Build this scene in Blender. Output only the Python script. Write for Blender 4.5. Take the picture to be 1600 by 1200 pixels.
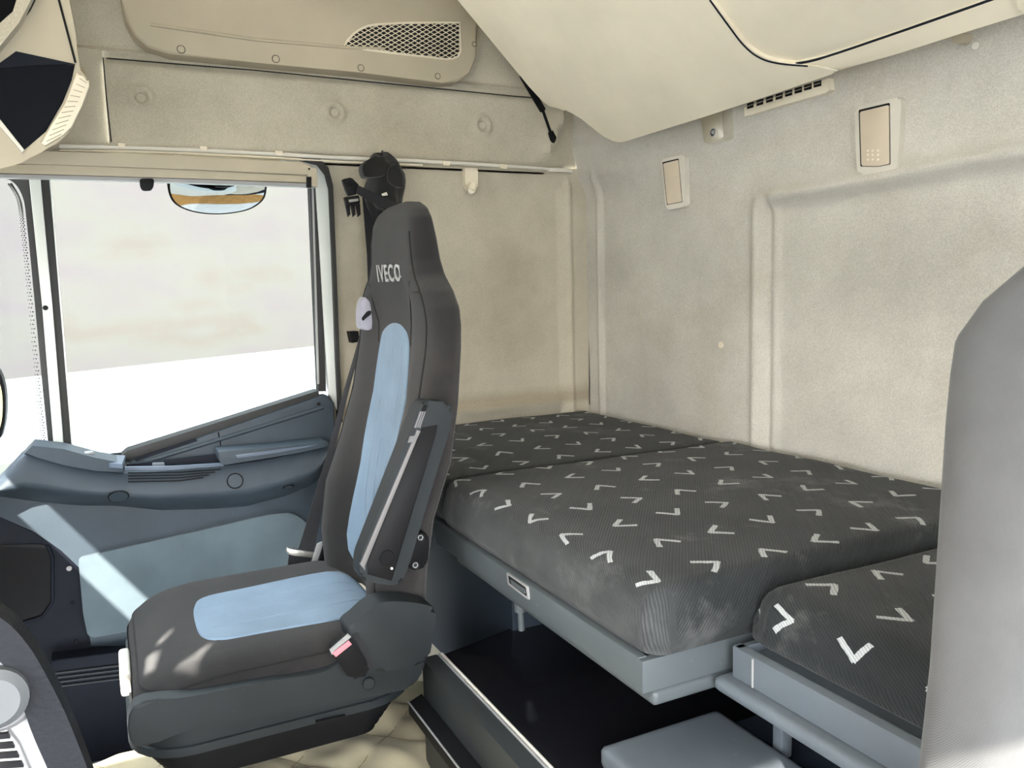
import bpy, bmesh, math, random
import numpy as np
from mathutils import Vector, Matrix, Euler
random.seed(7)
for o in list(bpy.data.objects): bpy.data.objects.remove(o, do_unlink=True)
S = bpy.context.scene; COL = S.collection

# ------------------------------------------------------------------ camera, light, exposure
# Working frame: x = across the cab towards the passenger door, y = towards the rear wall, z = up,
# the eye is the origin.  Blender's y is the negative of this y (done once, in mk()).
YAW, PITCH, ROLL, FPX = 0.45984, 0.115167, 0.0270659, 1275.8
_f = np.array([math.cos(YAW)*math.cos(PITCH), math.sin(YAW)*math.cos(PITCH), -math.sin(PITCH)])
_r = np.array([-math.sin(YAW), math.cos(YAW), 0.0])
_d = np.cross(_f, _r); _d = -_d if _d[2] > 0 else _d
_c, _s = math.cos(ROLL), math.sin(ROLL)
RIGHT, DOWN, FWD = _c*_r+_s*_d, -_s*_r+_c*_d, _f
FL = np.array([1, -1, 1.0])
cam_d = bpy.data.cameras.new('camera'); cam = bpy.data.objects.new('camera', cam_d); COL.objects.link(cam)
cam_d.sensor_width = 36; cam_d.lens = 36*FPX/1600; cam_d.clip_start = 0.02; cam_d.clip_end = 500
R3 = Matrix((RIGHT*FL, -DOWN*FL, -FWD*FL)).transposed()
cam.matrix_world = R3.to_4x4(); S.camera = cam

SUN_DIR = Vector((2.0, -1.0, -1.37)).normalized()
sd = bpy.data.lights.new('sun', 'SUN'); sd.energy = 6.2; sd.angle = math.radians(0.6); sd.color = (1.0, .95, .86)
sun = bpy.data.objects.new('sun', sd); COL.objects.link(sun); sun.rotation_euler = SUN_DIR.to_track_quat('-Z', 'Y').to_euler()
W = bpy.data.worlds.new('sky'); S.world = W; W.use_nodes = True
nt = W.node_tree; bg = nt.nodes['Background']
tc = nt.nodes.new('ShaderNodeTexCoord'); sp = nt.nodes.new('ShaderNodeSeparateXYZ'); rp = nt.nodes.new('ShaderNodeValToRGB')
nt.links.new(tc.outputs['Generated'], sp.inputs[0]); nt.links.new(sp.outputs['Z'], rp.inputs[0]); nt.links.new(rp.outputs[0], bg.inputs[0])
rp.color_ramp.elements[0].position = 0.0; rp.color_ramp.elements[0].color = (1.0, .98, .95, 1)
rp.color_ramp.elements[1].position = 0.8; rp.color_ramp.elements[1].color = (.74, .86, 1.0, 1)
bg.inputs[1].default_value = 6.5
S.view_settings.view_transform = 'Standard'; S.view_settings.look = 'None'
S.view_settings.gamma = 1; S.view_settings.use_curve_mapping = False
S.view_settings.exposure = 1.85
try:
    S.cycles.max_bounces = 10; S.cycles.diffuse_bounces = 6; S.cycles.transparent_max_bounces = 12
except Exception: pass

# ------------------------------------------------------------------ helpers
def ray(px, py): return RIGHT*((px-800)/FPX) + DOWN*((py-600)/FPX) + FWD
def P(px, py, X=None, Y=None, Z=None):
    v = ray(px, py)
    if X is not None: return v*(X/v[0])
    if Y is not None: return v*(Y/v[1])
    return v*(Z/v[2])
def PP(px, py, p0, n):
    v = ray(px, py); return v*(np.dot(p0, n)/np.dot(v, n))
def px_(pts, X): return [P(a, b, X=X) for a, b in pts]
def py_(pts, Y): return [P(a, b, Y=Y) for a, b in pts]
def pz_(pts, Z): return [P(a, b, Z=Z) for a, b in pts]
def curve(pts, n=6, closed=False):
    p = [np.array(q, float) for q in pts]; m = len(p); out = []
    rng = range(m) if closed else range(m-1)
    for i in rng:
        a = p[(i-1) % m] if closed or i > 0 else p[0]; b = p[i]; c = p[(i+1) % m]
        d = p[(i+2) % m] if closed or i+2 < m else p[-1]
        for k in range(n):
            t = k/n
            out.append(.5*((2*b)+(-a+c)*t+(2*a-5*b+4*c-d)*t*t+(-a+3*b-3*c+d)*t**3))
    if not closed: out.append(p[-1])
    return out
def rnd(pts, r, n=4):
    """round the corners of a polygon (any dimension)"""
    p = [np.array(q, float) for q in pts]; m = len(p); out = []
    for i in range(m):
        a, b, c = p[i-1], p[i], p[(i+1) % m]
        la, lc = np.linalg.norm(a-b), np.linalg.norm(c-b); k = min(r, la*.45, lc*.45)
        s, e = b+(a-b)/la*k, b+(c-b)/lc*k
        for j in range(n+1):
            t = j/n; out.append((1-t)**2*s+2*t*(1-t)*b+t*t*e)
    return out
ORG = {}
def thing(name, label, cat, loc, group=None):
    o = bpy.data.objects.new(name, None); COL.objects.link(o)
    o.empty_display_size = .05
    o.location = (loc[0], -loc[1], loc[2]); ORG[o.name] = np.array(loc, float)
    o['label'] = label; o['category'] = cat
    if group: o['group'] = group
    return o
def tag(o, label, cat, group=None):
    o['label'] = label; o['category'] = cat
    if group: o['group'] = group
    return o
def struct(o): o['kind'] = 'structure'; return o
def mk(name, V, F, m, parent=None, ang=35, uv=None, origin=None):
    V = np.array(V, float)
    org = np.zeros(3)
    if parent is not None: org = ORG[parent.name]
    elif origin is not None: org = np.array(origin, float)
    L = (V-org)*FL
    me = bpy.data.meshes.new(name); me.from_pydata([tuple(v) for v in L], [], [tuple(reversed(f)) for f in F])
    if uv is not None:
        l = me.uv_layers.new(name='UVMap')
        for lp in me.loops: l.data[lp.index].uv = uv[lp.vertex_index]
    bm = bmesh.new(); bm.from_mesh(me); bmesh.ops.recalc_face_normals(bm, faces=bm.faces); bm.to_mesh(me); bm.free()
    me.polygons.foreach_set('use_smooth', [True]*len(me.polygons))
    me.set_sharp_from_angle(angle=math.radians(ang))
    me.materials.append(m)
    o = bpy.data.objects.new(name, me); COL.objects.link(o)
    ORG[o.name] = org
    if parent is not None: o.parent = parent
    else: o.location = tuple(org*FL)
    return o
def bm_mk(name, bm, m, parent=None, ang=35, origin=None):
    bm.verts.index_update(); V = [tuple(v.co) for v in bm.verts]; F = [[v.index for v in f.verts] for f in bm.faces]; bm.free()
    return mk(name, V, F, m, parent, ang, origin=origin)
def extr(name, pts, vec, m, parent=None, bev=0.0, seg=2, ang=35, origin=None):
    bm = bmesh.new(); vec = np.array(vec, float); n = len(pts)
    a = [bm.verts.new(tuple(p)) for p in pts]; b = [bm.verts.new(tuple(np.array(p)+vec)) for p in pts]
    f = bm.faces.new(a); bm.faces.new(list(reversed(b)))
    for i in range(n): bm.faces.new((a[i], b[i], b[(i+1) % n], a[(i+1) % n]))
    if bev > 0:
        bmesh.ops.bevel(bm, geom=list(f.edges), offset=bev, segments=seg, profile=.6, affect='EDGES', clamp_overlap=True)
    return bm_mk(name, bm, m, parent, ang, origin)
def box(name, x0, x1, y0, y1, z0, z1, m, parent=None, bev=0.0, seg=2, origin=None, M=None):
    bm = bmesh.new(); v = [bm.verts.new((x, y, z)) for x in (x0, x1) for y in (y0, y1) for z in (z0, z1)]
    for f in ((0, 1, 3, 2), (4, 6, 7, 5), (0, 4, 5, 1), (2, 3, 7, 6), (0, 2, 6, 4), (1, 5, 7, 3)): bm.faces.new([v[i] for i in f])
    if bev > 0: bmesh.ops.bevel(bm, geom=list(bm.edges), offset=bev, segments=seg, profile=.6, affect='EDGES', clamp_overlap=True)
    if M is not None:
        for q in bm.verts: q.co = M(q.co)
    return bm_mk(name, bm, m, parent, 35, origin)
def tube_vf(pts, r, n=8, closed=False, cap=True, off=0):
    pts = [np.array(p, float) for p in pts]; m = len(pts); V = []; F = []
    rr = r if hasattr(r, '__len__') else [r]*m
    up = None
    for i, p in enumerate(pts):
        a = pts[(i-1) % m] if closed or i > 0 else p; b = pts[(i+1) % m] if closed or i < m-1 else p
        t = b-a; t /= np.linalg.norm(t)+1e-12
        if up is None: up = np.array([0, 0, 1.]) if abs(t[2]) < .9 else np.array([1., 0, 0])
        u = up-t*np.dot(up, t); u /= np.linalg.norm(u)+1e-12; w = np.cross(t, u); up = u
        for k in range(n):
            an = 2*math.pi*k/n; V.append(p+rr[i]*(math.cos(an)*u+math.sin(an)*w))
    for i in range(m if closed else m-1):
        j = (i+1) % m
        for k in range(n): F.append((off+i*n+k, off+i*n+(k+1) % n, off+j*n+(k+1) % n, off+j*n+k))
    if cap and not closed:
        F.append(tuple(off+k for k in range(n))); F.append(tuple(off+(m-1)*n+k for k in reversed(range(n))))
    return V, F
def tube(name, pts, r, m, parent=None, n=8, closed=False, origin=None):
    V, F = tube_vf(pts, r, n, closed); return mk(name, V, F, m, parent, 50, origin=origin)
def tubes(name, lst, r, m, parent=None, n=5, origin=None):
    V = []; F = []
    for p in lst:
        v, f = tube_vf(p, r, n, off=len(V)); V += v; F += f
    return mk(name, V, F, m, parent, 50, origin=origin)
def disc(name, c, ax, r, h, m, parent=None, n=24, bev=.3, origin=None, dome=0.0):
    """button: axis ax from base c, radius r, height h, rounded rim"""
    c = np.array(c, float); ax = np.array(ax, float); ax /= np.linalg.norm(ax)
    u = np.cross(ax, [0, 0, 1.0]); u = np.array([1., 0, 0]) if np.linalg.norm(u) < 1e-6 else u/np.linalg.norm(u); w = np.cross(ax, u)
    prof = [(r, 0), (r, h*(1-bev)), (r-h*bev, h), (r*.5, h+dome*.75), (0.0, h+dome)]
    V = []; F = []
    for (q, z) in prof[:-1]:
        for k in range(n):
            a = 2*math.pi*k/n; V.append(c+ax*z+q*(math.cos(a)*u+math.sin(a)*w))
    for i in range(len(prof)-2):
        for k in range(n): F.append((i*n+k, i*n+(k+1) % n, (i+1)*n+(k+1) % n, (i+1)*n+k))
    V.append(c+ax*(h+dome)); t = len(V)-1; b = (len(prof)-2)*n
    for k in range(n): F.append((b+k, b+(k+1) % n, t))
    F.append(tuple(reversed(range(n))))
    return mk(name, V, F, m, parent, 30, origin=origin)
def ring(name, c, ax, R, r, m, parent=None, n=32, k=6):
    c = np.array(c, float); ax = np.array(ax, float); ax /= np.linalg.norm(ax)
    u = np.cross(ax, [0, 0, 1.0]); u /= np.linalg.norm(u); w = np.cross(ax, u)
    return tube(name, [c+R*(math.cos(2*math.pi*i/n)*u+math.sin(2*math.pi*i/n)*w) for i in range(n)], r, m, parent, k, True)
def grid(name, fn, us, vs, m, parent=None, uv=False, origin=None, ang=60):
    V = []; F = []; nu, nv = len(us), len(vs)
    for u in us:
        for v in vs: V.append(fn(u, v))
    for i in range(nu-1):
        for j in range(nv-1): F.append((i*nv+j, i*nv+j+1, (i+1)*nv+j+1, (i+1)*nv+j))
    return mk(name, V, F, m, parent, ang, origin=origin)
def lin(a, b, n): return list(np.linspace(a, b, n))
def interp(x, xs, ys): return float(np.interp(x, xs, ys))
def sst(a, b, x):
    t = min(1, max(0, (x-a)/(b-a))); return t*t*(3-2*t)
def ribbon(name, L, Rr, th, m, parent=None, nrm=(-1, 0, 0), origin=None):
    nrm = np.array(nrm, float)*th; n = len(L); V = []; F = []
    for a, b in zip(L, Rr): V += [a, b, np.array(b)+nrm, np.array(a)+nrm]
    for i in range(n-1):
        for k in range(4): F.append((i*4+k, i*4+(k+1) % 4, (i+1)*4+(k+1) % 4, (i+1)*4+k))
    F.append((0, 1, 2, 3)); F.append(((n-1)*4+3, (n-1)*4+2, (n-1)*4+1, (n-1)*4))
    return mk(name, V, F, m, parent, 40, origin=origin)

# ------------------------------------------------------------------ materials
def nd(t, k, **kw):
    n = t.nodes.new(k)
    for a, b in kw.items(): setattr(n, a, b)
    return n
def mathn(t, op, a, b=None, c=None):
    n = nd(t, 'ShaderNodeMath', operation=op)
    for i, x in enumerate((a, b, c)):
        if x is None: continue
        if isinstance(x, (int, float)): n.inputs[i].default_value = x
        else: t.links.new(x, n.inputs[i])
    return n.outputs[0]
def mixc(t, fac, a, b, blend='MIX'):
    n = nd(t, 'ShaderNodeMix', data_type='RGBA', blend_type=blend)
    for i, x in ((0, fac), (6, a), (7, b)):
        if isinstance(x, (int, float)): n.inputs[i].default_value = x
        elif isinstance(x, tuple): n.inputs[i].default_value = (*x, 1)
        else: t.links.new(x, n.inputs[i])
    return n.outputs[2]
def noise(t, vec, scale, detail=3, rough=.55, out='Fac'):
    n = nd(t, 'ShaderNodeTexNoise'); n.inputs['Scale'].default_value = scale; n.inputs['Detail'].default_value = detail
    n.inputs['Roughness'].default_value = rough
    if vec is not None: t.links.new(vec, n.inputs['Vector'])
    return n.outputs[out]
def ramp(t, fac, stops):
    n = nd(t, 'ShaderNodeValToRGB'); e = n.color_ramp.elements
    while len(e) < len(stops): e.new(.5)
    for q, (p, c) in zip(e, stops): q.position = p; q.color = (*c, 1) if isinstance(c, tuple) else (c, c, c, 1)
    t.links.new(fac, n.inputs[0]); return n.outputs[0]
def base(name):
    m = bpy.data.materials.new(name); m.use_nodes = True; t = m.node_tree
    return m, t, t.nodes['Principled BSDF']
def coords(t, kind='Object', scale=None):
    c = nd(t, 'ShaderNodeTexCoord').outputs[kind]
    if scale is None: return c
    mp = nd(t, 'ShaderNodeMapping'); mp.inputs['Scale'].default_value = scale; t.links.new(c, mp.inputs[0]); return mp.outputs[0]
def geo(t): return nd(t, 'ShaderNodeNewGeometry').outputs['Position']
def bump(t, b, h, strength, dist=.001):
    n = nd(t, 'ShaderNodeBump'); n.inputs['Strength'].default_value = strength; n.inputs['Distance'].default_value = dist
    t.links.new(h, n.inputs['Height']); t.links.new(n.outputs[0], b.inputs['Normal'])
def plastic(name, col, rough=.5, grain=.25, gscale=900, spec=.5, scratch=0.0, metal=0.0, var=.12):
    m, t, b = base(name); p = geo(t)
    n1 = noise(t, p, 7, 3)
    lo = tuple(c*(1-var) for c in col); hi = tuple(min(1, c*(1+var)) for c in col)
    c = ramp(t, n1, [(.3, lo), (.7, hi)])
    if scratch > 0:
        mp = nd(t, 'ShaderNodeMapping'); mp.inputs['Scale'].default_value = (25, 90, 60); mp.inputs['Rotation'].default_value = (.6, .3, .9); t.links.new(p, mp.inputs[0])
        s = noise(t, mp.outputs[0], 1.6, 5, .7); k = ramp(t, s, [(.66, 0.0), (.74, 1.0)])
        k2 = ramp(t, noise(t, p, 16, 2), [(.5, 0.0), (.62, 1.0)])
        f = mathn(t, 'MULTIPLY', k, k2); f = mathn(t, 'MULTIPLY', f, scratch)
        c = mixc(t, f, c, tuple(min(1, x*2.5+.06) for x in col))
    t.links.new(c, b.inputs['Base Color'])
    b.inputs['Roughness'].default_value = rough; b.inputs['Specular IOR Level'].default_value = spec; b.inputs['Metallic'].default_value = metal
    if grain > 0: bump(t, b, noise(t, p, gscale, 2), grain, .0006)
    return m
def fabric(name, col, var=.25, weave=1400, bstr=.5, sheen=.3, twill=True, mott=None, mottf=.5, twf=.25):
    m, t, b = base(name); p = geo(t)
    n1 = noise(t, p, 9, 4); c = ramp(t, n1, [(.3, tuple(x*(1-var) for x in col)), (.72, tuple(min(1, x*(1+var)) for x in col))])
    if mott:
        k = ramp(t, noise(t, p, 3.2, 5, .65), [(.5, 0.0), (.75, 1.0)]); c = mixc(t, mathn(t, 'MULTIPLY', k, mottf), c, mott)
    if twill:
        w = nd(t, 'ShaderNodeTexWave', wave_type='BANDS', bands_direction='DIAGONAL'); w.inputs['Scale'].default_value = weave/6.0
        w.inputs['Distortion'].default_value = .6; w.inputs['Detail'].default_value = 1; t.links.new(p, w.inputs[0]); h = w.outputs['Fac']
    else: h = noise(t, p, weave, 2, .7)
    c = mixc(t, twf, c, mixc(t, 1.0, c, h, 'MULTIPLY'))
    t.links.new(c, b.inputs['Base Color']); b.inputs['Roughness'].default_value = .92
    b.inputs['Specular IOR Level'].default_value = .2; b.inputs['Sheen Weight'].default_value = sheen; b.inputs['Sheen Roughness'].default_value = .5
    bump(t, b, h, bstr, .0012); return m
def lining(name, col, stain, sf, band=False):
    """foam-backed cab lining: fine grain, soft blotches, brown dirt"""
    m, t, b = base(name); p = geo(t)
    n1 = noise(t, p, 5, 4, .6); c = ramp(t, n1, [(.3, tuple(x*.86 for x in col)), (.7, tuple(x*1.08 for x in col))])
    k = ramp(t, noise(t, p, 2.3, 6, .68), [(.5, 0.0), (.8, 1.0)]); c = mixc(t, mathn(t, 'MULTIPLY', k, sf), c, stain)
    if band:
        sz = nd(t, 'ShaderNodeSeparateXYZ'); t.links.new(p, sz.inputs[0])
        zz = mathn(t, 'ADD', sz.outputs['Z'], mathn(t, 'MULTIPLY', noise(t, p, 6, 3), .02))
        kb = ramp(t, mathn(t, 'ADD', zz, .5), [(.165, 0.0), (.182, 1.0), (.20, 1.0), (.23, 0.0)]); c = mixc(t, mathn(t, 'MULTIPLY', kb, .55), c, stain)
    g = noise(t, p, 420, 3, .75); c = mixc(t, .42, c, mixc(t, 1.0, c, ramp(t, g, [(.3, .25), (.7, 1.0)]), 'MULTIPLY'))
    t.links.new(c, b.inputs['Base Color']); b.inputs['Roughness'].default_value = .95; b.inputs['Specular IOR Level'].default_value = .15
    b.inputs['Sheen Weight'].default_value = .15
    bump(t, b, g, .6, .0015); return m
def chevron_cloth():
    m, t, b = base('mattress_cloth'); uvn = nd(t, 'ShaderNodeTexCoord').outputs['UV']
    sp = nd(t, 'ShaderNodeSeparateXYZ'); t.links.new(uvn, sp.inputs[0]); M = lambda *a: mathn(t, *a)
    # hand drawn wobble
    wob = noise(t, uvn, 60, 2, out='Color'); ws = nd(t, 'ShaderNodeSeparateXYZ'); t.links.new(wob, ws.inputs[0])
    ux = M('ADD', sp.outputs['X'], M('MULTIPLY', M('SUBTRACT', ws.outputs['X'], .5), .004))
    uy = M('ADD', sp.outputs['Y'], M('MULTIPLY', M('SUBTRACT', ws.outputs['Y'], .5), .004))
    a = M('DIVIDE', M('SUBTRACT', ux, .798), .102); c = M('DIVIDE', M('SUBTRACT', uy, .673), .0963)
    i = M('ROUND', a); j = M('ROUND', c)
    lx = M('MULTIPLY', M('SUBTRACT', a, i), .102); ly = M('MULTIPLY', M('SUBTRACT', c, j), .0963)
    ty = M('FLOORED_MODULO', M('SUBTRACT', M('SUBTRACT', 1.0, i), j), 4.0)
    jit = M('MULTIPLY', M('SINE', M('ADD', M('MULTIPLY', i, 12.7), M('MULTIPLY', j, 7.3))), .16)
    an = M('ADD', M('ADD', M('MULTIPLY', ty, math.pi/2), math.radians(172)), jit)
    co, si = M('COSINE', an), M('SINE', an)
    pp = M('ADD', M('ADD', M('MULTIPLY', lx, co), M('MULTIPLY', ly, si)), .012)
    qq = M('ABSOLUTE', M('SUBTRACT', M('MULTIPLY', ly, co), M('MULTIPLY', lx, si)))
    ha = math.radians(36); ch, sh = math.cos(ha), math.sin(ha)
    dist = M('ABSOLUTE', M('SUBTRACT', M('MULTIPLY', qq, ch), M('MULTIPLY', pp, sh)))
    along = M('ADD', M('MULTIPLY', pp, ch), M('MULTIPLY', qq, sh))
    k = M('MULTIPLY', M('LESS_THAN', dist, .0041), M('MULTIPLY', M('GREATER_THAN', along, -.002), M('LESS_THAN', along, .034)))
    far = M('GREATER_THAN', sp.outputs['X'], .5)
    okm = M('MULTIPLY', M('GREATER_THAN', sp.outputs['X'], .752), M('GREATER_THAN', sp.outputs['Y'], .548))
    k = M('MULTIPLY', k, M('MAXIMUM', M('SUBTRACT', 1.0, far), okm))
    mp = nd(t, 'ShaderNodeMapping'); mp.inputs['Rotation'].default_value = (0, 0, .9); t.links.new(uvn, mp.inputs[0])
    w = nd(t, 'ShaderNodeTexWave', wave_type='BANDS', bands_direction='X'); w.inputs['Scale'].default_value = 75; w.inputs['Distortion'].default_value = .5
    t.links.new(mp.outputs[0], w.inputs[0])
    n1 = noise(t, uvn, 9, 5, .65)
    bc = ramp(t, n1, [(.35, (.017, .0205, .022)), (.7, (.028, .032, .034))])
    dust = ramp(t, noise(t, uvn, 5.2, 6, .7), [(.56, 0.0), (.74, 1.0)]); bc = mixc(t, M('MULTIPLY', dust, .5), bc, (.24, .24, .23))
    edge = M('MULTIPLY', M('MULTIPLY', ramp(t, M('SUBTRACT', .75, sp.outputs['Y']), [(.12, 0.0), (.24, 1.0)]), ramp(t, noise(t, uvn, 14, 4, .6), [(.3, .35), (.7, 1.0)])), M('MULTIPLY', M('GREATER_THAN', sp.outputs['X'], .5), .30))
    bc = mixc(t, edge, bc, (.20, .20, .20))
    bc = mixc(t, .45, bc, mixc(t, 1.0, bc, w.outputs['Fac'], 'MULTIPLY'))
    cc = mixc(t, .3, (.44, .46, .47), mixc(t, 1.0, (.44, .46, .47), w.outputs['Fac'], 'MULTIPLY'))
    t.links.new(mixc(t, k, bc, cc), b.inputs['Base Color'])
    b.inputs['Roughness'].default_value = .9; b.inputs['Specular IOR Level'].default_value = .25; b.inputs['Sheen Weight'].default_value = .08
    bump(t, b, w.outputs['Fac'], .5, .0012); return m
def glass(name, tint, refl=.0008):
    m = bpy.data.materials.new(name); m.use_nodes = True; t = m.node_tree
    t.nodes.remove(t.nodes['Principled BSDF']); out = t.nodes['Material Output']
    tr = nd(t, 'ShaderNodeBsdfTransparent'); tr.inputs[0].default_value = (*tint, 1)
    gl = nd(t, 'ShaderNodeBsdfGlossy'); gl.inputs['Roughness'].default_value = .02
    mx = nd(t, 'ShaderNodeMixShader'); mx.inputs[0].default_value = refl
    t.links.new(tr.outputs[0], mx.inputs[1]); t.links.new(gl.outputs[0], mx.inputs[2]); t.links.new(mx.outputs[0], out.inputs[0]); return m

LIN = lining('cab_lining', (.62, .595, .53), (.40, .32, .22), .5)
LINS = lining('side_lining', (.585, .54, .43), (.34, .27, .18), .5, True)
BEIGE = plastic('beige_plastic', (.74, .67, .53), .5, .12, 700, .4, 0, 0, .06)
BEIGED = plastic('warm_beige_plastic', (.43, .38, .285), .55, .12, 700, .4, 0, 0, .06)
DOORP = plastic('blue_grey_plastic', (.036, .050, .064), .5, .35, 700, .3, .5)
DOORC = fabric('door_cloth', (.115, .150, .170), .12, 1500, .3, .1, False)
DARKP = plastic('dark_plastic', (.010, .012, .018), .55, .3, 700, .09, .2)
BLACKP = plastic('black_plastic', (.009, .009, .010), .45, .2, 800, .10)
SEATP = plastic('seat_plastic', (.017, .021, .024), .5, .35, 800, .28, .6)
CHAR = fabric('charcoal_cloth', (.0205, .0195, .0200), .2, 1500, .6, .14, True, (.075, .064, .056), .45)
CHAR_LIT = fabric('charcoal_cloth_lit', (.100, .099, .098), .15, 2000, .15, .15, True, None, .5, .12)  # lighter copy of the charcoal cloth, bright light put into its colour
BLUE = fabric('light_blue_cloth', (.20, .28, .37), .12, 1500, .3, .1, False)
WEB = fabric('belt_webbing', (.026, .026, .030), .1, 2500, .5, .1)
BAGC = fabric('black_nylon', (.016, .016, .016), .3, 1500, .5, .2)
TRAY = plastic('grey_painted_metal', (.085, .098, .104), .42, .12, 500, .5, .7)
BOXG = plastic('mid_grey_plastic', (.125, .145, .165), .5, .3, 500, .45, .5)
NAVY = plastic('navy_panel', (.022, .030, .042), .45, .15, 500, .3, .2)
GLOSS = plastic('gloss_black', (.006, .006, .008), .16, 0, 500, .6, .35)
PAINT = plastic('pale_grey_paint', (.60, .63, .60), .35, 0, 500, .5, 0, 0, .04)
RUB = plastic('black_rubber', (.022, .022, .022), .6, .2, 600, .35)
CHROME = plastic('bright_metal', (.80, .78, .72), .36, 0, 500, .5, 0, 1.0, .05)
SILVER = plastic('silver_plastic', (.30, .30, .30), .42, .1, 700, .4)
OFFW = plastic('off_white_plastic', (.66, .63, .56), .45, 0, 500, .4, 0, 0, .04)
PINK = plastic('pale_red_plastic', (.75, .22, .26), .4, 0, 500, .5, 0, 0, .04)
BLUEPL = plastic('blue_grey_gloss', (.10, .125, .165), .4, .1, 700, .3)
THREAD = fabric('grey_thread', (.50, .50, .49), .1, 3000, .4, .2)
PALETH = fabric('pale_thread', (.24, .33, .44), .05, 3000, .4, .2)
SEAM = fabric('seam_thread', (.012, .012, .012), .1, 3000, .4, .1)
QUILT = fabric('beige_leatherette', (.62, .54, .36), .12, 900, .2, .1, False)
HOOKF = plastic('hook_frame_plastic', (.58, .55, .48), .4, .1, 700, .5)
HOOKP = plastic('hook_flap_plastic', (.56, .48, .37), .45, .1, 700, .4)
FRONTP = plastic('fridge_front_plastic', (.034, .038, .040), .42, .3, 700, .4, .5)
GREYM = plastic('mid_grey_trim', (.16, .16, .165), .45, .1, 700, .3)
DIALP = plastic('dial_grey', (.10, .105, .11), .45, .1, 700, .3)
MATT = chevron_cloth()
GLASS = glass('window_glass', (.50, .52, .51))
GRN = glass('windscreen_glass', (.48, .50, .50))
MIRR = plastic('mirror_glass', (.45, .45, .46), .02, 0, 500, .5, 0, 1.0, .0)
def wallmat():
    m, t, b = base('outside_plaster'); p = geo(t)
    mp = nd(t, 'ShaderNodeMapping'); mp.inputs['Scale'].default_value = (.35, .35, 1.0); t.links.new(p, mp.inputs[0])
    n1 = noise(t, mp.outputs[0], .5, 5, .62); c = ramp(t, n1, [(.33, (.188, .160, .162)), (.55, (.194, .178, .160)), (.66, (.184, .158, .138)), (.72, (.190, .174, .158))])
    t.links.new(c, b.inputs['Base Color']); b.inputs['Roughness'].default_value = 1; b.inputs['Specular IOR Level'].default_value = 0; return m
WALLX = wallmat()
GROUND = plastic('pale_concrete', (.42, .41, .39), .95, 0, 500, 0, 0, 0, .08)
EARTH = plastic('orange_earth', (.26, .14, .05), .95, 0, 500, 0, 0, 0, .2)

# ================================================================== OUTSIDE
GZ = -2.6
o = box('ground', -60, 90, -90, 90, GZ-.2, GZ, GROUND); struct(o)
A, B = P(100, 583, Z=GZ), P(500, 540, Z=GZ)
dv = (B-A)/np.linalg.norm(B-A); nv = np.array([-dv[1], dv[0], 0]); nv = nv if nv[0] > 0 else -nv
L0, L1 = A-dv*60, A+dv*90
o = extr('building', [L0+[0, 0, -.1], L1+[0, 0, -.1], L1+[0, 0, 22], L0+[0, 0, 22]], nv*1.0, WALLX, origin=(A[0], A[1], GZ))
tag(o, 'pale pinkish plaster wall filling the view beyond the door window', 'building')
o = extr('soil_patch', rnd([(2.2, -2.5, GZ+.01), (2.75, -1.6, GZ+.01), (3.0, -.6, GZ+.01), (2.7, .2, GZ+.01), (2.9, 1.2, GZ+.01), (2.4, 2.4, GZ+.01), (1.6, 1.5, GZ+.01), (1.8, -.5, GZ+.01)], .4), (0, 0, -.02), EARTH, origin=(2.4, 0, GZ)); struct(o)

# ================================================================== CAB SHELL
XW, YR = 2.1, 1.301
FZ = -.86
# rear wall, pressed panel
def rear_h(x, z):
    h = 0
    xe, ze = 1.375, .17+.012*sst(1.3, .6, x)
    bead = math.exp(-((x-1.392)/.014)**2)*.010+math.exp(-((x-1.342)/.012)**2)*.007
    h += bead*sst(ze+.03, ze-.01, z)*sst(-.40, -.36, z)
    h -= .012*sst(xe+.008, xe-.02, x)*sst(ze+.02, ze-.02, z)
    h += .018*math.exp(-((z-ze-.012)/.018)**2)*sst(xe+.02, xe-.06, x)*(1 if z > ze+.012 else 1)
    top = sst(.335, .29, z)
    h += math.exp(-((x-2.025)/.011)**2)*.012*top+.004*sst(2.025, 2.05, x)*top
    h += .05*sst(.25, .42, z)*sst(1.70, 2.0, x)+.010*math.exp(-((z-.312)/.016)**2)*sst(1.72, 1.88, x)
    return h
xs = sorted(set(lin(-.5, .9, 20)+lin(.9, 1.3, 16)+lin(1.3, 1.44, 36)+lin(1.44, 1.94, 14)+lin(1.94, 2.11, 30)))
zs = sorted(set([-1.2, -.9, -.6]+lin(-.45, .08, 22)+lin(.08, .26, 24)+lin(.26, .5, 16)+[.7, .92]))
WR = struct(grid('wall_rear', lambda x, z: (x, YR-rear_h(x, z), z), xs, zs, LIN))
# side wall behind the door
def side_h(y, z):
    top = sst(.325, .29, z)
    h = .012*math.exp(-((y-1.238)/.010)**2)*top+.005*sst(1.24, 1.262, y)*top
    h += .016*math.exp(-((z+.335)/.018)**2)*sst(.6, .75, y)*sst(1.23, 1.19, y)
    h -= .010*sst(1.225, 1.2, y)*sst(.31, .26, z)*sst(.60, .66, y)
    return h
ys = sorted(set(lin(.505, .7, 16)+lin(.7, 1.18, 12)+lin(1.18, 1.302, 30))); z2 = sorted(set([-1.2, -.8, -.5]+lin(-.42, -.25, 20)+lin(-.25, .22, 12)+lin(.22, .345, 14)))
WS = struct(grid('wall_right', lambda y, z: (XW-side_h(y, z), y, z), ys, z2, LINS))
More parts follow.
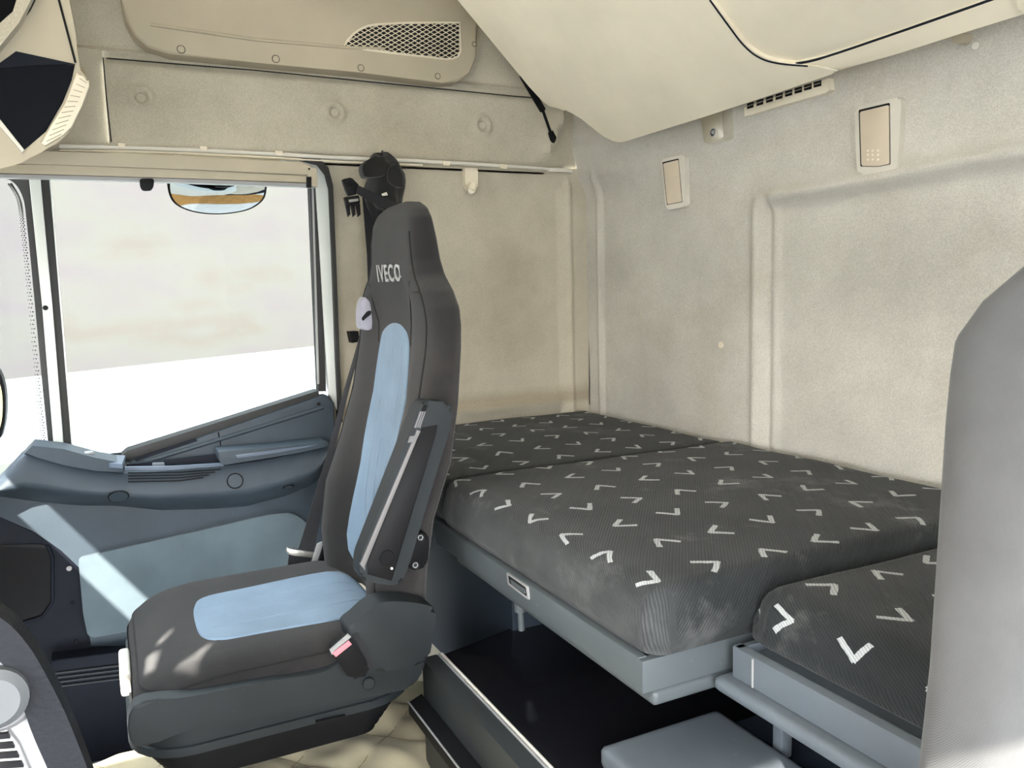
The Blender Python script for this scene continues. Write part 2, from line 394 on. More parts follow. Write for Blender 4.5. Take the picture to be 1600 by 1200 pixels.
# dirty band above the far mattress is part of the lining colour
# padded header between rail and roof seam, three dimples
DIM = [P(220, 155, X=XW), P(520, 178, X=XW), P(750, 198, X=XW)]
def head_h(y, z):
    h = .018*sst(.332, .36, z)*sst(.545, .52, z)
    for d in DIM:
        r = math.hypot(y-d[1], z-d[2]); h += .008*math.exp(-((r-.020)/.007)**2)-.006*sst(.016, .010, r)
    h -= .02*sst(1.16, 1.29, y)*sst(.5, .36, z)
    h += .03*math.exp(-((y-(1.14+.45*(z-.34)))/.02)**2)*sst(.34, .40, z)
    return h
ys = sorted(set(lin(.04, 1.31, 60)+sum([lin(d[1]-.035, d[1]+.035, 15) for d in DIM], []))); z2 = sorted(set(lin(.325, .55, 40)))
struct(grid('wall_right_header', lambda y, z: (XW-head_h(y, z), y, z), ys, z2, LINS))
ys = lin(-.7, .04, 16)
struct(grid('wall_right_header', lambda y, z: (XW-.012, y, z), ys, lin(.30, .55, 8), LINS))
def up_x(y, z): return XW-.004-.10*sst(.54, .95, z)-.012*math.exp(-((z-.552)/.006)**2)
struct(grid('wall_right_top', lambda y, z: (up_x(y, z), y, z), lin(-.7, 1.31, 30), sorted(set(lin(.535, .57, 12)+lin(.57, .95, 12))), LINS))
tube('trim_1', [P(a, b, X=XW-.014) for a, b in ((166, 91), (400, 110), (800, 150), (835, 153))], .0014, SEAM).__setitem__('kind', 'structure')
tube('trim_2', [P(a, b, X=XW-.0215) for a, b in ((161, 90), (166, 150), (174, 222))], .0012, SEAM).__setitem__('kind', 'structure')
tube('trim_3', [P(921, b, X=XW-.010) for b in (268, 400, 632)], .0014, SEAM).__setitem__('kind', 'structure')
struct(box('ceiling', -.55, 2.15, -1.0, 1.35, .90, .95, BEIGE))
# floor: sound platform in the middle, stepwell by the door
FL_ = struct(box('floor', -.5, 1.62, -1.0, 1.35, FZ-.06, FZ, DARKP))
struct(box('floor_stepwell', 1.62, 2.15, -1.0, 1.35, FZ-.34, FZ-.28, DARKP))
# driver side: closed above and behind the open driver's door
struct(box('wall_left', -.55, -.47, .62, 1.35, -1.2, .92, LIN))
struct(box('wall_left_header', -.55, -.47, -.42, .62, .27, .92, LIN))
struct(box('wall_left_sill', -.55, -.47, -.42, .62, -1.2, -.80, DARKP))
struct(box('wall_left_pillar', -.55, -.47, -.62, -.42, -1.2, .92, BEIGED))
# front bulkhead under the windscreen and header above it
struct(box('wall_front', -.55, 2.15, -.66, -.60, -1.2, -.34, DARKP))
struct(box('wall_front_header', -.55, 2.15, -.66, -.60, .66, .92, BEIGE))

# ---------------- unseen sun mask added at the windscreen, holes traced back from sun patches
def sun_at_mask(p, y0=-.45):
    k = (p[1]-y0)/1.0; return (p[0]-2.0*k, p[2]+1.37*k)
holes_src = [
    pz_([(232, 1000), (262, 978), (258, 986), (240, 1004)], -.57),
    pz_([(212, 1022), (240, 1014), (230, 1046), (206, 1046)], -.575),
    pz_([(264, 1043), (322, 1008), (332, 1004), (302, 1040), (296, 1052)], -.572),
    px_([(76, 1106), (98, 1103), (138, 1190), (116, 1200)], .60),
    px_([(8, 1132), (50, 1112), (95, 1210), (8, 1210)], .61),
    pz_([(560, 1120), (665, 1078), (700, 1150), (600, 1215), (400, 1215)], FZ),
]
# ================================================================== PASSENGER DOOR
D = bpy.data.objects.new('door_1', None); COL.objects.link(D); D['kind'] = 'structure'; D.location = (2.1, 0, FZ); ORG['door_1'] = np.array([2.1, 0, FZ])
# outer skin below the window
box('outer_skin', 2.13, 2.16, -.30, .56, -1.15, -.36, PAINT, D)
extr('window_frame', px_([(493, 288), (500, 400), (507, 520), (514, 618), (528, 640), (533, 660), (528, 560), (522, 420), (517, 300), (512, 272), (500, 256), (480, 250), (440, 246), (440, 250), (478, 256), (490, 268)], 2.085), (.05, 0, 0), PAINT, D, .003)
extr('door_seal', px_([(470, 240), (500, 247), (514, 262), (521, 290), (526, 420), (531, 560), (536, 660), (530, 660), (525, 560), (520, 420), (515, 295), (509, 272), (497, 257), (470, 250)], 2.07), (.04, 0, 0), RUB, D, .003)
extr('window_gasket', px_([(484, 284), (496, 284), (504, 450), (510, 612), (498, 612), (491, 450)], 2.09), (.03, 0, 0), RUB, D, .003)
extr('window_channel', px_([(487, 290), (490, 290), (499, 600), (496, 600)], 2.088), (.004, 0, 0), SILVER, D)
extr('window_gasket', px_([(60, 272), (76, 272), (96, 500), (112, 702), (98, 702), (82, 500)], 2.09), (.03, 0, 0), RUB, D, .003)
extr('window_channel', px_([(77, 275), (79, 275), (115, 703), (112.5, 703)], 2.089), (.004, 0, 0), PAINT, D)
extr('window_frame', px_([(44, 268), (62, 268), (82, 480), (100, 700), (84, 700), (66, 480)], 2.082), (.045, 0, 0), PAINT, D, .004)
disc('plug', P(71, 481, X=2.081), (-1, 0, 0), .0055, .004, BLACKP, D)
extr('window_sill_seal', px_([(190, 712), (199, 704), (350, 657), (498, 610), (500, 621), (345, 673), (204, 722)], 2.075), (.05, 0, 0), RUB, D, .004)
extr('pane', px_([(74, 262), (495, 262), (505, 615), (200, 722), (112, 722)], 2.112), (.004, 0, 0), GLASS, D)
# trim
UT = extr('upper_trim', px_([(204, 722), (344, 673), (500, 620), (512, 618), (523, 630), (526, 720), (400, 760), (204, 760)], 2.062), (.05, 0, 0), DOORP, D, .008, 3)
extr('trim_slot', rnd(px_([(210, 716), (306, 685), (309, 689), (212, 721)], 2.060), .004), (.004, 0, 0), DARKP, UT)
tube('trim_joint', px_([(341, 675), (344, 690), (346, 706)], 2.061), .0014, BLACKP, UT)
disc('screw', P(498, 631, X=2.061), (-1, 0, 0), .0045, .002, BLACKP, UT)
tube('trim_ridge', px_([(225, 722), (344, 686), (505, 636)], 2.063), .006, DOORP, UT)
extr('door_panel', px_([(-60, 770), (60, 765), (540, 740), (545, 1010), (140, 1010), (128, 888), (95, 860), (55, 832), (0, 805), (-60, 790)], 2.078), (.05, 0, 0), DOORP, D, .003)
extr('cloth_panel', rnd(px_([(122, 872), (300, 832), (420, 804), (458, 801), (478, 816), (520, 930), (520, 970), (205, 986), (138, 998), (130, 960)], 2.068), .012), (.012, 0, 0), DOORC, D, .005, 3)
AB = [(-30, 775), (-4, 752), (22, 725), (36, 709), (70, 714), (110, 725), (150, 734), (194, 739), (250, 736), (350, 728), (420, 718), (490, 703), (513, 697), (514, 712), (507, 735), (490, 757), (445, 775), (385, 791), (330, 795), (250, 797), (180, 790), (130, 790), (70, 785), (0, 776), (-30, 784)]
TOPE = [(-30, 775), (-4, 752), (22, 725), (36, 709), (70, 714), (110, 725), (150, 734), (194, 739), (250, 736), (350, 728), (420, 718), (490, 703), (513, 697)]
BOTE = [(-30, 784), (0, 776), (70, 785), (130, 790), (180, 790), (250, 797), (330, 795), (385, 791), (445, 775), (490, 757), (507, 735), (513, 712)]
def arm_x(v): return 2.002-.020*math.sin(math.pi*min(1, v/.75)*.5)**.8+.085*max(0, (v-.64)/.36)**1.9
def arm_p(px, v):
    yt, yb = interp(px, *zip(*TOPE)), interp(px, *zip(*BOTE)); return P(px, yt+(yb-yt)*v, X=arm_x(v))
us = lin(-30, 513, 56); vs = lin(0, 1, 18); V = []; F = []
for u in us:
    a = arm_p(u, 0); V.append((2.085, a[1], a[2]+.001))
    V += [arm_p(u, v) for v in vs]
    b = arm_p(u, 1); V.append((2.085, b[1], b[2]))
n = len(vs)+2
for i in range(len(us)-1):
    for j in range(n): F.append((i*n+j, i*n+(j+1) % n, (i+1)*n+(j+1) % n, (i+1)*n+j))
F.append(tuple(range(n))); F.append(tuple((len(us)-1)*n+j for j in range(n)))
ARM = mk('armrest', V, F, DOORP, D, 50)
extr('switch_panel', px_([(36, 710), (50, 696), (100, 702), (152, 716), (194, 724), (194, 740), (150, 736), (100, 727), (62, 716)], 1.975), (.09, 0, 0), DOORP, ARM, .004)
extr('switch_plate', pz_([(158, 709), (196, 711), (191, 725), (153, 722)], P(190, 722, X=1.98)[2]+.002), (0, 0, -.01), BLUEPL, ARM, .002)
c = P(137, 710, X=2.01)
disc('switch_dial', c, (0, 0, 1), .013, .006, SILVER, ARM, 20, .3)
extr('pocket_rim', px_([(195, 730), (270, 729), (350, 724), (350, 729), (270, 734), (195, 736)], 1.978), (.012, 0, 0), BLUEPL, ARM, .002)
for k in range(4):
    tube('rib', px_([(200, 739+k*4.6), (280, 738+k*4.4), (345-k*9, 733.5+k*4.2)], 1.9835-k*.0006), .0016, BLACKP, ARM, 6)
box('pocket_wall', 2.03, 2.04, P(198, 730, X=2.0)[1], P(350, 730, X=2.0)[1], -.40, -.372, DARKP, ARM)
extr('loose_switch', rnd(px_([(238, 724), (257, 723), (258, 732), (239, 733)], 2.02), .003), (.012, 0, 0), BOXG, ARM, .002)
GR = extr('grip', rnd(px_([(341, 706), (420, 700), (513, 690), (514, 697), (470, 707), (417, 716), (349, 727), (343, 722)], 1.972), .004), (.075, 0, 0), DOORP, D, .006, 3)
extr('grip_inlay', rnd(px_([(368, 711), (430, 703), (498, 694), (480, 699), (430, 708), (371, 716)], 1.9705), .003), (.004, 0, 0), BLUEPL, GR, .0015)
for (a, b, r) in ((185, 775, .0205), (367, 751, .0175), (450, 761, .0125)):
    yt, yb = interp(a, *zip(*TOPE)), interp(a, *zip(*BOTE)); v = (b-yt)/(yb-yt); q = P(a, b, X=arm_x(v))
    q2 = arm_p(a, min(1, v+.06)); q1 = arm_p(a, v-.06); sl_ = (q2[0]-q1[0])/(q2[2]-q1[2]); ax = (-1, 0, sl_)
    ring('cap_rim', q+np.array([-.004, 0, 0]), ax, r, .0013, BLACKP, ARM, 28, 6)
    disc('cap', q+np.array([-.003, 0, 0]), ax, r-.0012, .002, DOORP, ARM, 24)
# roller blind above the window
RB = thing('roller_blind', 'beige roller blind cassette rolled up above the door window', 'blind', P(260, 262, X=2.05))
extr('cassette', px_([(-40, 244), (60, 236), (200, 240), (470, 252), (486, 258), (490, 274), (300, 265), (60, 256), (-40, 256)], 2.035), (.05, 0, 0), BEIGED, RB, .006, 3)
extr('blind_cloth', px_([(-40, 257), (60, 257), (300, 266), (492, 275), (492, 286), (300, 279), (60, 272), (-40, 270)], 2.042), (.03, 0, 0), BEIGED, RB, .003)
extr('hem_bar', px_([(-40, 271), (60, 273), (300, 280), (494, 287), (494, 293), (300, 286), (60, 279), (-40, 277)], 2.040), (.02, 0, 0), SILVER, RB, .002)
extr('pull_tab', rnd(px_([(218, 279), (241, 279), (240, 292), (236, 298), (223, 298), (219, 292)], 2.030), .006), (.008, 0, 0), BLACKP, RB, .002)
extr('end_bracket', px_([(481, 262), (495, 262), (497, 292), (481, 290)], 2.032), (.02, 0, 0), BEIGED, RB, .002)
extr('end_clip', px_([(480, 276), (487, 276), (487, 293), (480, 293)], 2.030), (.01, 0, 0), BLACKP, RB, .001)
disc('screw', P(483, 264, X=2.032), (-1, 0, 0), .0025, .002, BLACKP, RB, 10)

# windscreen corner beside the door
WN = bpy.data.objects.new('window_1', None); COL.objects.link(WN); WN['kind'] = 'structure'; WN.location = (2.12, .2, 0); ORG['window_1'] = np.array([2.12, -.2, 0])
extr('pane', px_([(-90, 262), (62, 262), (100, 720), (-90, 760)], 2.128), (.004, 0, 0), GRN, WN)
fr = curve([(-60, 272), (0, 278), (22, 286), (36, 310), (42, 350), (52, 450), (66, 600), (76, 700)], 6)
fo = curve([(-60, 262), (0, 262), (44, 268), (56, 300), (60, 350), (68, 450), (80, 600), (90, 705)], 6)
extr('black_band', px_([tuple(p) for p in fr]+[tuple(p) for p in reversed(fo)], 2.124), (.003, 0, 0), RUB, WN)
V = []; F = []
for i, p in enumerate(curve([(18, 287), (32, 312), (38, 352), (48, 452), (62, 602), (72, 700)], 24)):
    for k in (0, 4):
        c = P(p[0]-k-(i % 2)*1.6, p[1], X=2.1235); r = .0017 if k == 0 else .0012; b = len(V)
        V += [c+np.array([0, r*math.cos(q), r*math.sin(q)]) for q in (0, 1.05, 2.1, 3.14, 4.19, 5.24)]; F.append(tuple(range(b, b+6)))
q = mk('black_dots', V, F, RUB, WN); q['kind'] = 'stuff'
# dark kick panel in front of the door, under the windscreen
KP = struct(extr('trim_4', px_([(-120, 800), (0, 806), (55, 833), (95, 861), (126, 889), (139, 1000), (230, 990), (560, 960), (560, 1090), (560, 1300), (-120, 1300)], 2.088), (.04, 0, 0), DARKP, None, .004))
extr('pocket', rnd(px_([(-120, 852), (70, 850), (79, 862), (80, 940), (66, 962), (0, 982), (-120, 990)], 2.084), .02), (.004, 0, 0), BLACKP, KP, .002)
tube('pocket_lip', px_([(-60, 986), (0, 984), (66, 964), (82, 940), (82, 870), (74, 852)], 2.082), .004, DARKP, KP)
disc('screw', P(108, 888, X=2.087), (-1, 0, 0), .006, .003, SILVER, KP, 14)
disc('screw', P(113, 942, X=2.087), (-1, 0, 0), .004, .003, BLACKP, KP, 14)
disc('screw', P(119, 1002, X=2.087), (-1, 0, 0), .004, .003, BLACKP, KP, 14)
SL = struct(extr('trim_5', px_([(80, 1032), (240, 1012), (560, 985), (560, 1040), (240, 1062), (80, 1075)], 2.04), (.06, 0, 0), DARKP, None, .004))
for k in range(4):
    tube('tread_rib', px_([(86, 1052+k*7), (215, 1036+k*7), (420, 1016+k*7)], 2.038), .003, SEATP, SL, 6)
struct(box('trim_6', 1.60, 1.63, -.5, .03, FZ-.05, FZ+.012, SEATP, bev=.004))

# outside mirrors
MI = thing('kerb_mirror', 'convex kerb mirror hanging outside above the door glass', 'mirror', P(340, 290, X=2.34))
mo = curve([(262, 270), (263, 300), (275, 320), (305, 332), (345, 335), (385, 329), (408, 316), (416, 300), (417, 270)], 5)
MC = P(340, 292, X=2.34); MN = np.array([-1.0, 0, -.85]); MN /= np.linalg.norm(MN)
extr('housing', [PP(p[0], p[1], MC, MN) for p in mo], -MN*.05, BLACKP, MI, .005)
V = [PP(340, 290, MC, MN)+MN*.020]; F = []; n = len(mo)
for q in (.2, .4, .6, .8, 1.0):
    for p in mo: V.append(PP(340+(p[0]-340)*.955*q, 290+(273+(p[1]-273)*.95-290)*q, MC, MN)+MN*(.004+.016*(1-q*q)))
for k in range(n): F.append((0, 1+k, 1+(k+1) % n))
for l in range(4):
    for k in range(n): F.append((1+l*n+k, 1+l*n+(k+1) % n, 1+(l+1)*n+(k+1) % n, 1+(l+1)*n+k))
mk('mirror_face', V, F, MIRR, MI, 80)
MF = thing('front_mirror', 'rounded front mirror edge outside the windscreen at far left', 'mirror', P(-30, 640, X=2.5))
extr('housing', [P(a, b, X=2.5) for a, b in curve([(-60, 540), (-10, 570), (6, 600), (9, 640), (5, 672), (-6, 690), (-60, 715)], 5)], (.05, 0, 0), BLACKP, MF, .004)
extr('mirror_face', [P(a, b, X=2.496) for a, b in curve([(-60, 555), (-14, 578), (1, 604), (4, 640), (0, 668), (-10, 682), (-60, 702)], 5)], (.003, 0, 0), plastic('yellow_mirror_edge', (.72, .60, .34), .3, 0), MF)

# ================================================================== SEATS
def build_seat(name, label, xc, dy, near, full, shear=0.0):
    """near = -1 when the camera side is at smaller x; full adds everything the photo shows on the passenger seat"""
    T = thing(name, label, 'seat', (xc, .25+dy, FZ))
    zt = [-.60, -.5, -.4, -.3, -.2, -.1, -.06, -.03, 0, .03, .06, .1, .135, .155, .168, .174]
    HW = [.205, .218, .226, .230, .231, .231, .229, .222, .196, .156, .140, .133, .124, .106, .070, .02]
    YF = [.440, .445, .452, .470, .495, .508, .511, .511, .508, .505, .503, .503, .506, .512, .523, .537]
    YB = [.490, .497, .512, .546, .560, .568, .570, .571, .571, .570, .567, .563, .558, .555, .552, .548]
    BO = [.055, .062, .052, .030, .022, .015, .014, .014, .010, .004, 0, 0, 0, 0, 0, 0]
    YF = [a+shear*(-.1-b) for a, b in zip(YF, zt)]; YB = [a+shear*(-.1-b) for a, b in zip(YB, zt)]
    if not full: YB = [min(q, .640-dy) for q in YB]; YF = [min(p, q-.035) for p, q in zip(YF, YB)]
    def front(x, z):
        hw, yf, yb, bo = (interp(z, zt, q) for q in (HW, YF, YB, BO)); s = min(1, abs(x-xc)/hw)
        e = .76; r = 0 if s < e else 1-(1-min(1, (s-e)/(1-e))**2.4)**(1/2.4)
        return yf-bo*sst(.35, .72, s)+r*(yb-yf+bo)*.55+.006*(1-s*s)*0+dy
    rows = []; zz = sorted(set(lin(-.60, -.1, 26)+lin(-.1, .12, 34)+lin(.12, .168, 10)+[.172, .174]))
    ss = [math.sin(math.pi/2*q) for q in lin(-1, 1, 41)]
    for z in zz:
        hw, yf, yb, bo = (interp(z, zt, q) for q in (HW, YF, YB, BO))
        row = [(xc+s*hw, front(xc+s*hw, z), z) for s in ss]
        ym = front(xc+hw, z)
        for a in lin(0, math.pi, 15)[1:-1]:
            ca = math.cos(a); sx = math.copysign(abs(ca)**.5, ca); row.append((xc+sx*hw, ym+(yb+dy-ym)*abs(math.sin(a))**.5, z))
        rows.append(row)
    V = [v for r in rows for v in r]; n = len(rows[0]); F = []
    for i in range(len(rows)-1):
        for k in range(n): F.append((i*n+k, i*n+(k+1) % n, (i+1)*n+(k+1) % n, (i+1)*n+k))
    F.append(tuple(range(n))); F.append(tuple((len(rows)-1)*n+k for k in range(n)))
    BK = mk('backrest', V, F, CHAR if full else CHAR_LIT, T, 60)
    def patch(nm, outline, off, m, par):
        c = np.mean(outline, axis=0); V = []; F = []; N = len(outline); sc = [1.0, .985, .9, .75, .55, .35, .15]
        for q, s in enumerate(sc):
            for p in outline:
                x, z = c+(np.array(p)-c)*s; V.append((x, front(x, z)-(off if q else -.002), z))
        V.append((c[0], front(*c)-off, c[1]))
        for l in range(len(sc)-1):
            for k in range(N): F.append((l*N+k, l*N+(k+1) % N, (l+1)*N+(k+1) % N, (l+1)*N+k))
        for k in range(N): F.append(((len(sc)-1)*N+k, (len(sc)-1)*N+(k+1) % N, len(V)-1))
        return mk(nm, V, F, m, par, 60)
    so = curve([(xc-.085, -.095), (xc-.05, -.066), (xc, -.058), (xc+.05, -.066), (xc+.085, -.095), (xc+.100, -.2), (xc+.098, -.35), (xc+.095, -.56), (xc-.095, -.56), (xc-.098, -.35), (xc-.100, -.2)], 6, True)
    BI = patch('back_insert', so, .003, BLUE, T); BI['label'] = 'pale blue padded strip down the backrest'
    for sx in (-.05, 0, .05):
        tube('stitch_line', [(xc+sx, front(xc+sx, z)-.0032, z) for z in lin(-.085, -.54, 14)], .0009, PALETH, BI, 5)
    # seams of the cover
    for sg in ((-1, 1) if full else ()):
        pts = []
        for z in lin(-.55, .11, 40):
            hw = interp(z, zt, HW); s = .885; x = xc+sg*s*hw; pts.append((x, front(x, z)-.0008, z))
        tube('seam', pts, .0016, SEAM, BK, 5)
        tube('seam', [(xc+sg*w, front(xc+sg*w, z)-.0006, z) for w, z in ((.125, .02), (.115, -.02), (.10, -.06), (.098, -.1))], .0012, SEAM, BK, 5)
    if full:
        hw = interp(.02, zt, HW)
        pts = []
        for q in lin(.9, 1.0, 6): pts.append((xc-q*hw, front(xc-q*hw, .0)-.001, .0))
        tube('seam', pts, .0012, SEAM, BK, 5)
    # cushion
    x0, x1, y0, y1, rc, re = xc-.238, xc+.235, -.006+dy, .44+dy, .085, .055
    zt_, zb_ = -.574, -.660
    def sdist(x, y):
        cx, cy = (x0+x1)/2, (y0+y1)/2; qx, qy = abs(x-cx)-(x1-x0)/2+rc, abs(y-cy)-(y1-y0)/2+rc
        return rc-math.hypot(max(qx, 0), max(qy, 0))-min(max(qx, qy), 0)
    def top(x, y):
        d = min(re, max(0, sdist(x, y))); z = zt_-re+math.sqrt(max(0, re*re-(re-d)**2))
        u = abs(x-xc)/.236
        return z+.003*sst(.35, .75, u)*sst(1.02, .8, u)-.012*sst(.2, .05, y-dy)*0-.018*sst(.14, -.02, y-dy)
    def loop(ins, n=10):
        pts = []; r = max(.004, rc-ins)
        for (cx, cy, a0) in ((x1-ins-r, y1-ins-r, 0), (x0+ins+r, y1-ins-r, 90), (x0+ins+r, y0+ins+r, 180), (x1-ins-r, y0+ins+r, 270)):
            for k in range(n+1): a = math.radians(a0+90*k/n); pts.append((cx+r*math.cos(a), cy+r*math.sin(a)))
        # subdivide the straight runs
        out = []
        for i, p in enumerate(pts):
            q = pts[(i+1) % len(pts)]; out.append(p); L = math.dist(p, q)
            if L > .05:
                for k in range(1, 8): out.append((p[0]+(q[0]-p[0])*k/8, p[1]+(q[1]-p[1])*k/8))
        return out
    V = []; F = []; L = []
    for z, ins in ((zb_, .012), (zb_+.012, .003), (zb_+.03, 0)): L.append([(x, y, z) for x, y in loop(ins)])
    for ins in (0.0, .004, .010, .018, .028, .04, .055, .08, .11, .14, .17, .2, .22): L.append([(x, y, top(x, y)) for x, y in loop(ins)])
    m_ = min(len(l) for l in L); n = len(L[0])
    L = [l for l in L if len(l) == n]
    for l in L: V += l
    for i in range(len(L)-1):
        for k in range(n): F.append((i*n+k, i*n+(k+1) % n, (i+1)*n+(k+1) % n, (i+1)*n+k))
    F.append(tuple(range(n))); F.append(tuple((len(L)-1)*n+k for k in range(n)))
    CU = mk('cushion', V, F, CHAR if full else CHAR_LIT, T, 60)
    so = curve([(xc-.138, .135), (xc-.146, .2), (xc-.148, .40), (xc-.02, .43), (xc+.10, .40), (xc+.095, .2), (xc+.085, .13), (xc+.05, .110), (xc-.02, .104), (xc-.10, .108)], 6, True)
    so = [(p[0], p[1]+dy) for p in so]
    c = np.mean(so, axis=0); V = []; F = []; N = len(so); sc = [1.0, .985, .9, .75, .55, .35, .15]
    for q, s in enumerate(sc):
        for p in so: x, y = c+(np.array(p)-c)*s; V.append((x, y, top(x, y)+(.003 if q else -.002)))
    V.append((c[0], c[1], top(*c)+.003))
    for l in range(len(sc)-1):
        for k in range(N): F.append((l*N+k, l*N+(k+1) % N, (l+1)*N+(k+1) % N, (l+1)*N+k))
    for k in range(N): F.append(((len(sc)-1)*N+k, (len(sc)-1)*N+(k+1) % N, len(V)-1))
    CI = mk('cushion_insert', V, F, BLUE, T, 60); CI['label'] = 'pale blue padded panel in the cushion'
    for sx in (-.08, -.025, .03):
        tube('stitch_line', [(xc+sx, y+dy, top(xc+sx, y+dy)+.0034) for y in lin(.115, .41, 12)], .0008, PALETH, CI, 5)
    for ins, zo in ((.012, .0005),):
        lp = loop(ins); tube('seam', [(x, y, top(x, y)+zo) for x, y in lp], .0019, SEAM, CU, 5, True)
    # plinth shell, bellows
    def shell(nm, ins, za, zb, m, bev):
        pts = [(x, y, zb) for x, y in loop(ins, 6)]
        return extr(nm, pts, (0, 0, za-zb), m, T, bev)
    shell('seat_pan', -.004, -.690, -.655, SEATP, .006)
    shell('seat_pan_lip', -.010, -.702, -.688, SEATP, .004)
    for k in range(6):
        shell('bellows_fold', .008+.009*k, -.714-.013*k, -.700-.013*k, BLACKP, .004)
    if not full:
        shell('pedestal', .08, FZ+.018, -.80, BLACKP, .004)
        return T
    box('pedestal', xc-.04, xc+.19, .05, .37, FZ, -.778, BLACKP, T, .01)
    # ---- inboard side cover over the recliner
    X = 1.262
    SC = extr('side_cover', curve(px_([(543, 988), (560, 968), (583, 948), (606, 940), (640, 941), (672, 947), (681, 958), (676, 1000), (664, 1036), (620, 1046), (590, 1050), (566, 1032)], X), 4, True), (.05, 0, 0), SEATP, T, .010, 3)
    extr('pan_side', curve(px_([(209, 1104), (300, 1088), (400, 1068), (500, 1052), (548, 1034), (600, 1030), (662, 1032), (655, 1058), (636, 1076), (560, 1092), (440, 1114), (300, 1140), (212, 1168)], 1.286), 4, True), (.03, 0, 0), SEATP, T, .006, 3)
    disc('bolt', P(576, 1067, X=1.284), (-1, 0, 0), .0105, .005, SEATP, T, 20)
    ring('bolt_rim', P(576, 1067, X=1.282), (-1, 0, 0), .0075, .0012, SILVER, T, 20, 5)
    extr('pan_clip', px_([(494, 1128), (540, 1118), (542, 1124), (496, 1134)], 1.283), (.006, 0, 0), BLACKP, T)
    # buckle stalk
    BU = extr('buckle', rnd(px_([(517, 1018), (548, 994), (576, 1036), (572, 1046), (575, 1054), (566, 1060), (556, 1056), (545, 1060)], 1.252), .006), (.022, 0, 0), BLACKP, T, .005)
    extr('release_button', px_([(519, 1021), (545, 1001), (550, 1007), (525, 1027)], 1.2505), (.004, 0, 0), PINK, BU, .001)['label'] = 'faded red release button'
    extr('buckle_rim', px_([(516, 1017), (545, 992), (549, 995), (546, 998), (521, 1018), (519, 1024)], 1.2515), (.006, 0, 0), SILVER, BU)
    extr('buckle_strap', px_([(552, 992), (560, 990), (583, 1040), (576, 1044)], 1.255), (.004, 0, 0), WEB, T)
    # front handle on the door side
    box('tilt_handle', 1.46, 1.58, -.022, -.004, -.662, -.622, OFFW, T, .007, 3)['label'] = 'off white lever at the cushion front'
    # ---- armrest folded up along the backrest
    X = 1.250
    AR = extr('armrest', rnd(px_([(562, 905), (563, 872), (655, 636), (664, 626), (700, 628), (709, 640), (706, 660), (640, 880), (628, 910), (615, 915), (590, 912)], X), .012), (.040, 0, 0), SEATP, T, .008, 3)
    extr('armrest_inlay', px_([(660, 668), (684, 664), (682, 676), (612, 908), (575, 898), (574, 880), (640, 710)], X-.0016), (.004, 0, 0), BLACKP, AR, .0015)
    extr('armrest_edge', px_([(563, 882), (652, 672), (658, 674), (650, 690), (570, 882), (571, 893)], X-.003), (.006, 0, 0), plastic('grey_edge_plastic', (.15, .145, .145), .45, .2), AR, .0015)
    extr('adjuster_slot', px_([(652, 660), (662, 634), (669, 632), (655, 668)], X-.002), (.004, 0, 0), BLACKP, AR)
    for k in range(3):
        extr('adjuster_rib', px_([(648+k*3.2, 668), (657+k*3.2, 643), (659+k*3.2, 643), (650+k*3.2, 669)], X-.0045), (.004, 0, 0), GREYM, AR)
    extr('adjuster_clip', px_([(641, 682), (650, 681), (647, 690), (638, 692)], X-.0042), (.004, 0, 0), GREYM, AR)
    disc('pivot_cap', P(604, 871, X=X-.001), (-1, 0, 0), .0125, .003, BLACKP, AR, 24)
    disc('dot', P(612, 888, X=X-.002), (-1, 0, 0), .0022, .002, OFFW, AR, 10)
    HB = extr('armrest_bracket', rnd(px_([(640, 835), (668, 832), (671, 850), (668, 882), (655, 892), (640, 890)], 1.288), .008), (.03, 0, 0), BLACKP, T, .004)
    for (a, b) in ((657, 840), (649, 883)):
        disc('bolt', P(a, b, X=1.287), (-1, 0, 0), .0065, .005, SEATP, HB, 16); ring('bolt_rim', P(a, b, X=1.2815), (-1, 0, 0), .0042, .001, SILVER, HB, 14, 5)
    # ---- lettering on the headrest
    cu = bpy.data.curves.new('embroidered_lettering', 'FONT'); cu.body = 'IVECO'; cu.size = 1.0; cu.resolution_u = 3; cu.offset = .018; cu.space_character = 1.10
    to = bpy.data.objects.new('tmp', cu); COL.objects.link(to); bpy.context.view_layer.update()
    me = bpy.data.meshes.new_from_object(to.evaluated_get(bpy.context.evaluated_depsgraph_get()))
    bm = bmesh.new(); bm.from_mesh(me); bmesh.ops.triangulate(bm, faces=bm.faces); bmesh.ops.subdivide_edges(bm, edges=bm.edges, cuts=1)
    co = np.array([v.co for v in bm.verts]); u0, u1, v0, v1 = co[:, 0].min(), co[:, 0].max(), co[:, 1].min(), co[:, 1].max()
    xa, xb, za, zb = 1.615, 1.468, -.0, .033
    TL, TR_, BL, BR = P(587, 414, Y=.50), P(623, 412, Y=.50), P(589, 441, Y=.50), P(624, 440, Y=.50)
    bm.verts.index_update(); V = []
    for v in bm.verts:
        u, w = (v.co.x-u0)/(u1-u0), (v.co.y-v0)/(v1-v0); p = (TL*(1-u)+TR_*u)*w+(BL*(1-u)+BR*u)*(1-w)
        V.append((p[0], front(p[0], p[2])-.0022, p[2]))
    F = [[v.index for v in f.verts] for f in bm.faces]; bm.free()
    n = len(V); V += [(v[0], v[1]+.0022, v[2]) for v in V]  # thickness of the thread
    F2 = F+[[i+n for i in reversed(f)] for f in F]
    bpy.data.objects.remove(to, do_unlink=True); bpy.data.curves.remove(cu); bpy.data.meshes.remove(me)
    mk('embroidered_lettering', V, F2, THREAD, BK)['label'] = 'pale grey embroidered maker name'
    # ---- integrated belt
    bg_ = curve([(570, 464), (580, 474), (582, 492), (584, 512), (574, 516), (564, 512), (562, 492), (564, 474)], 4, True)
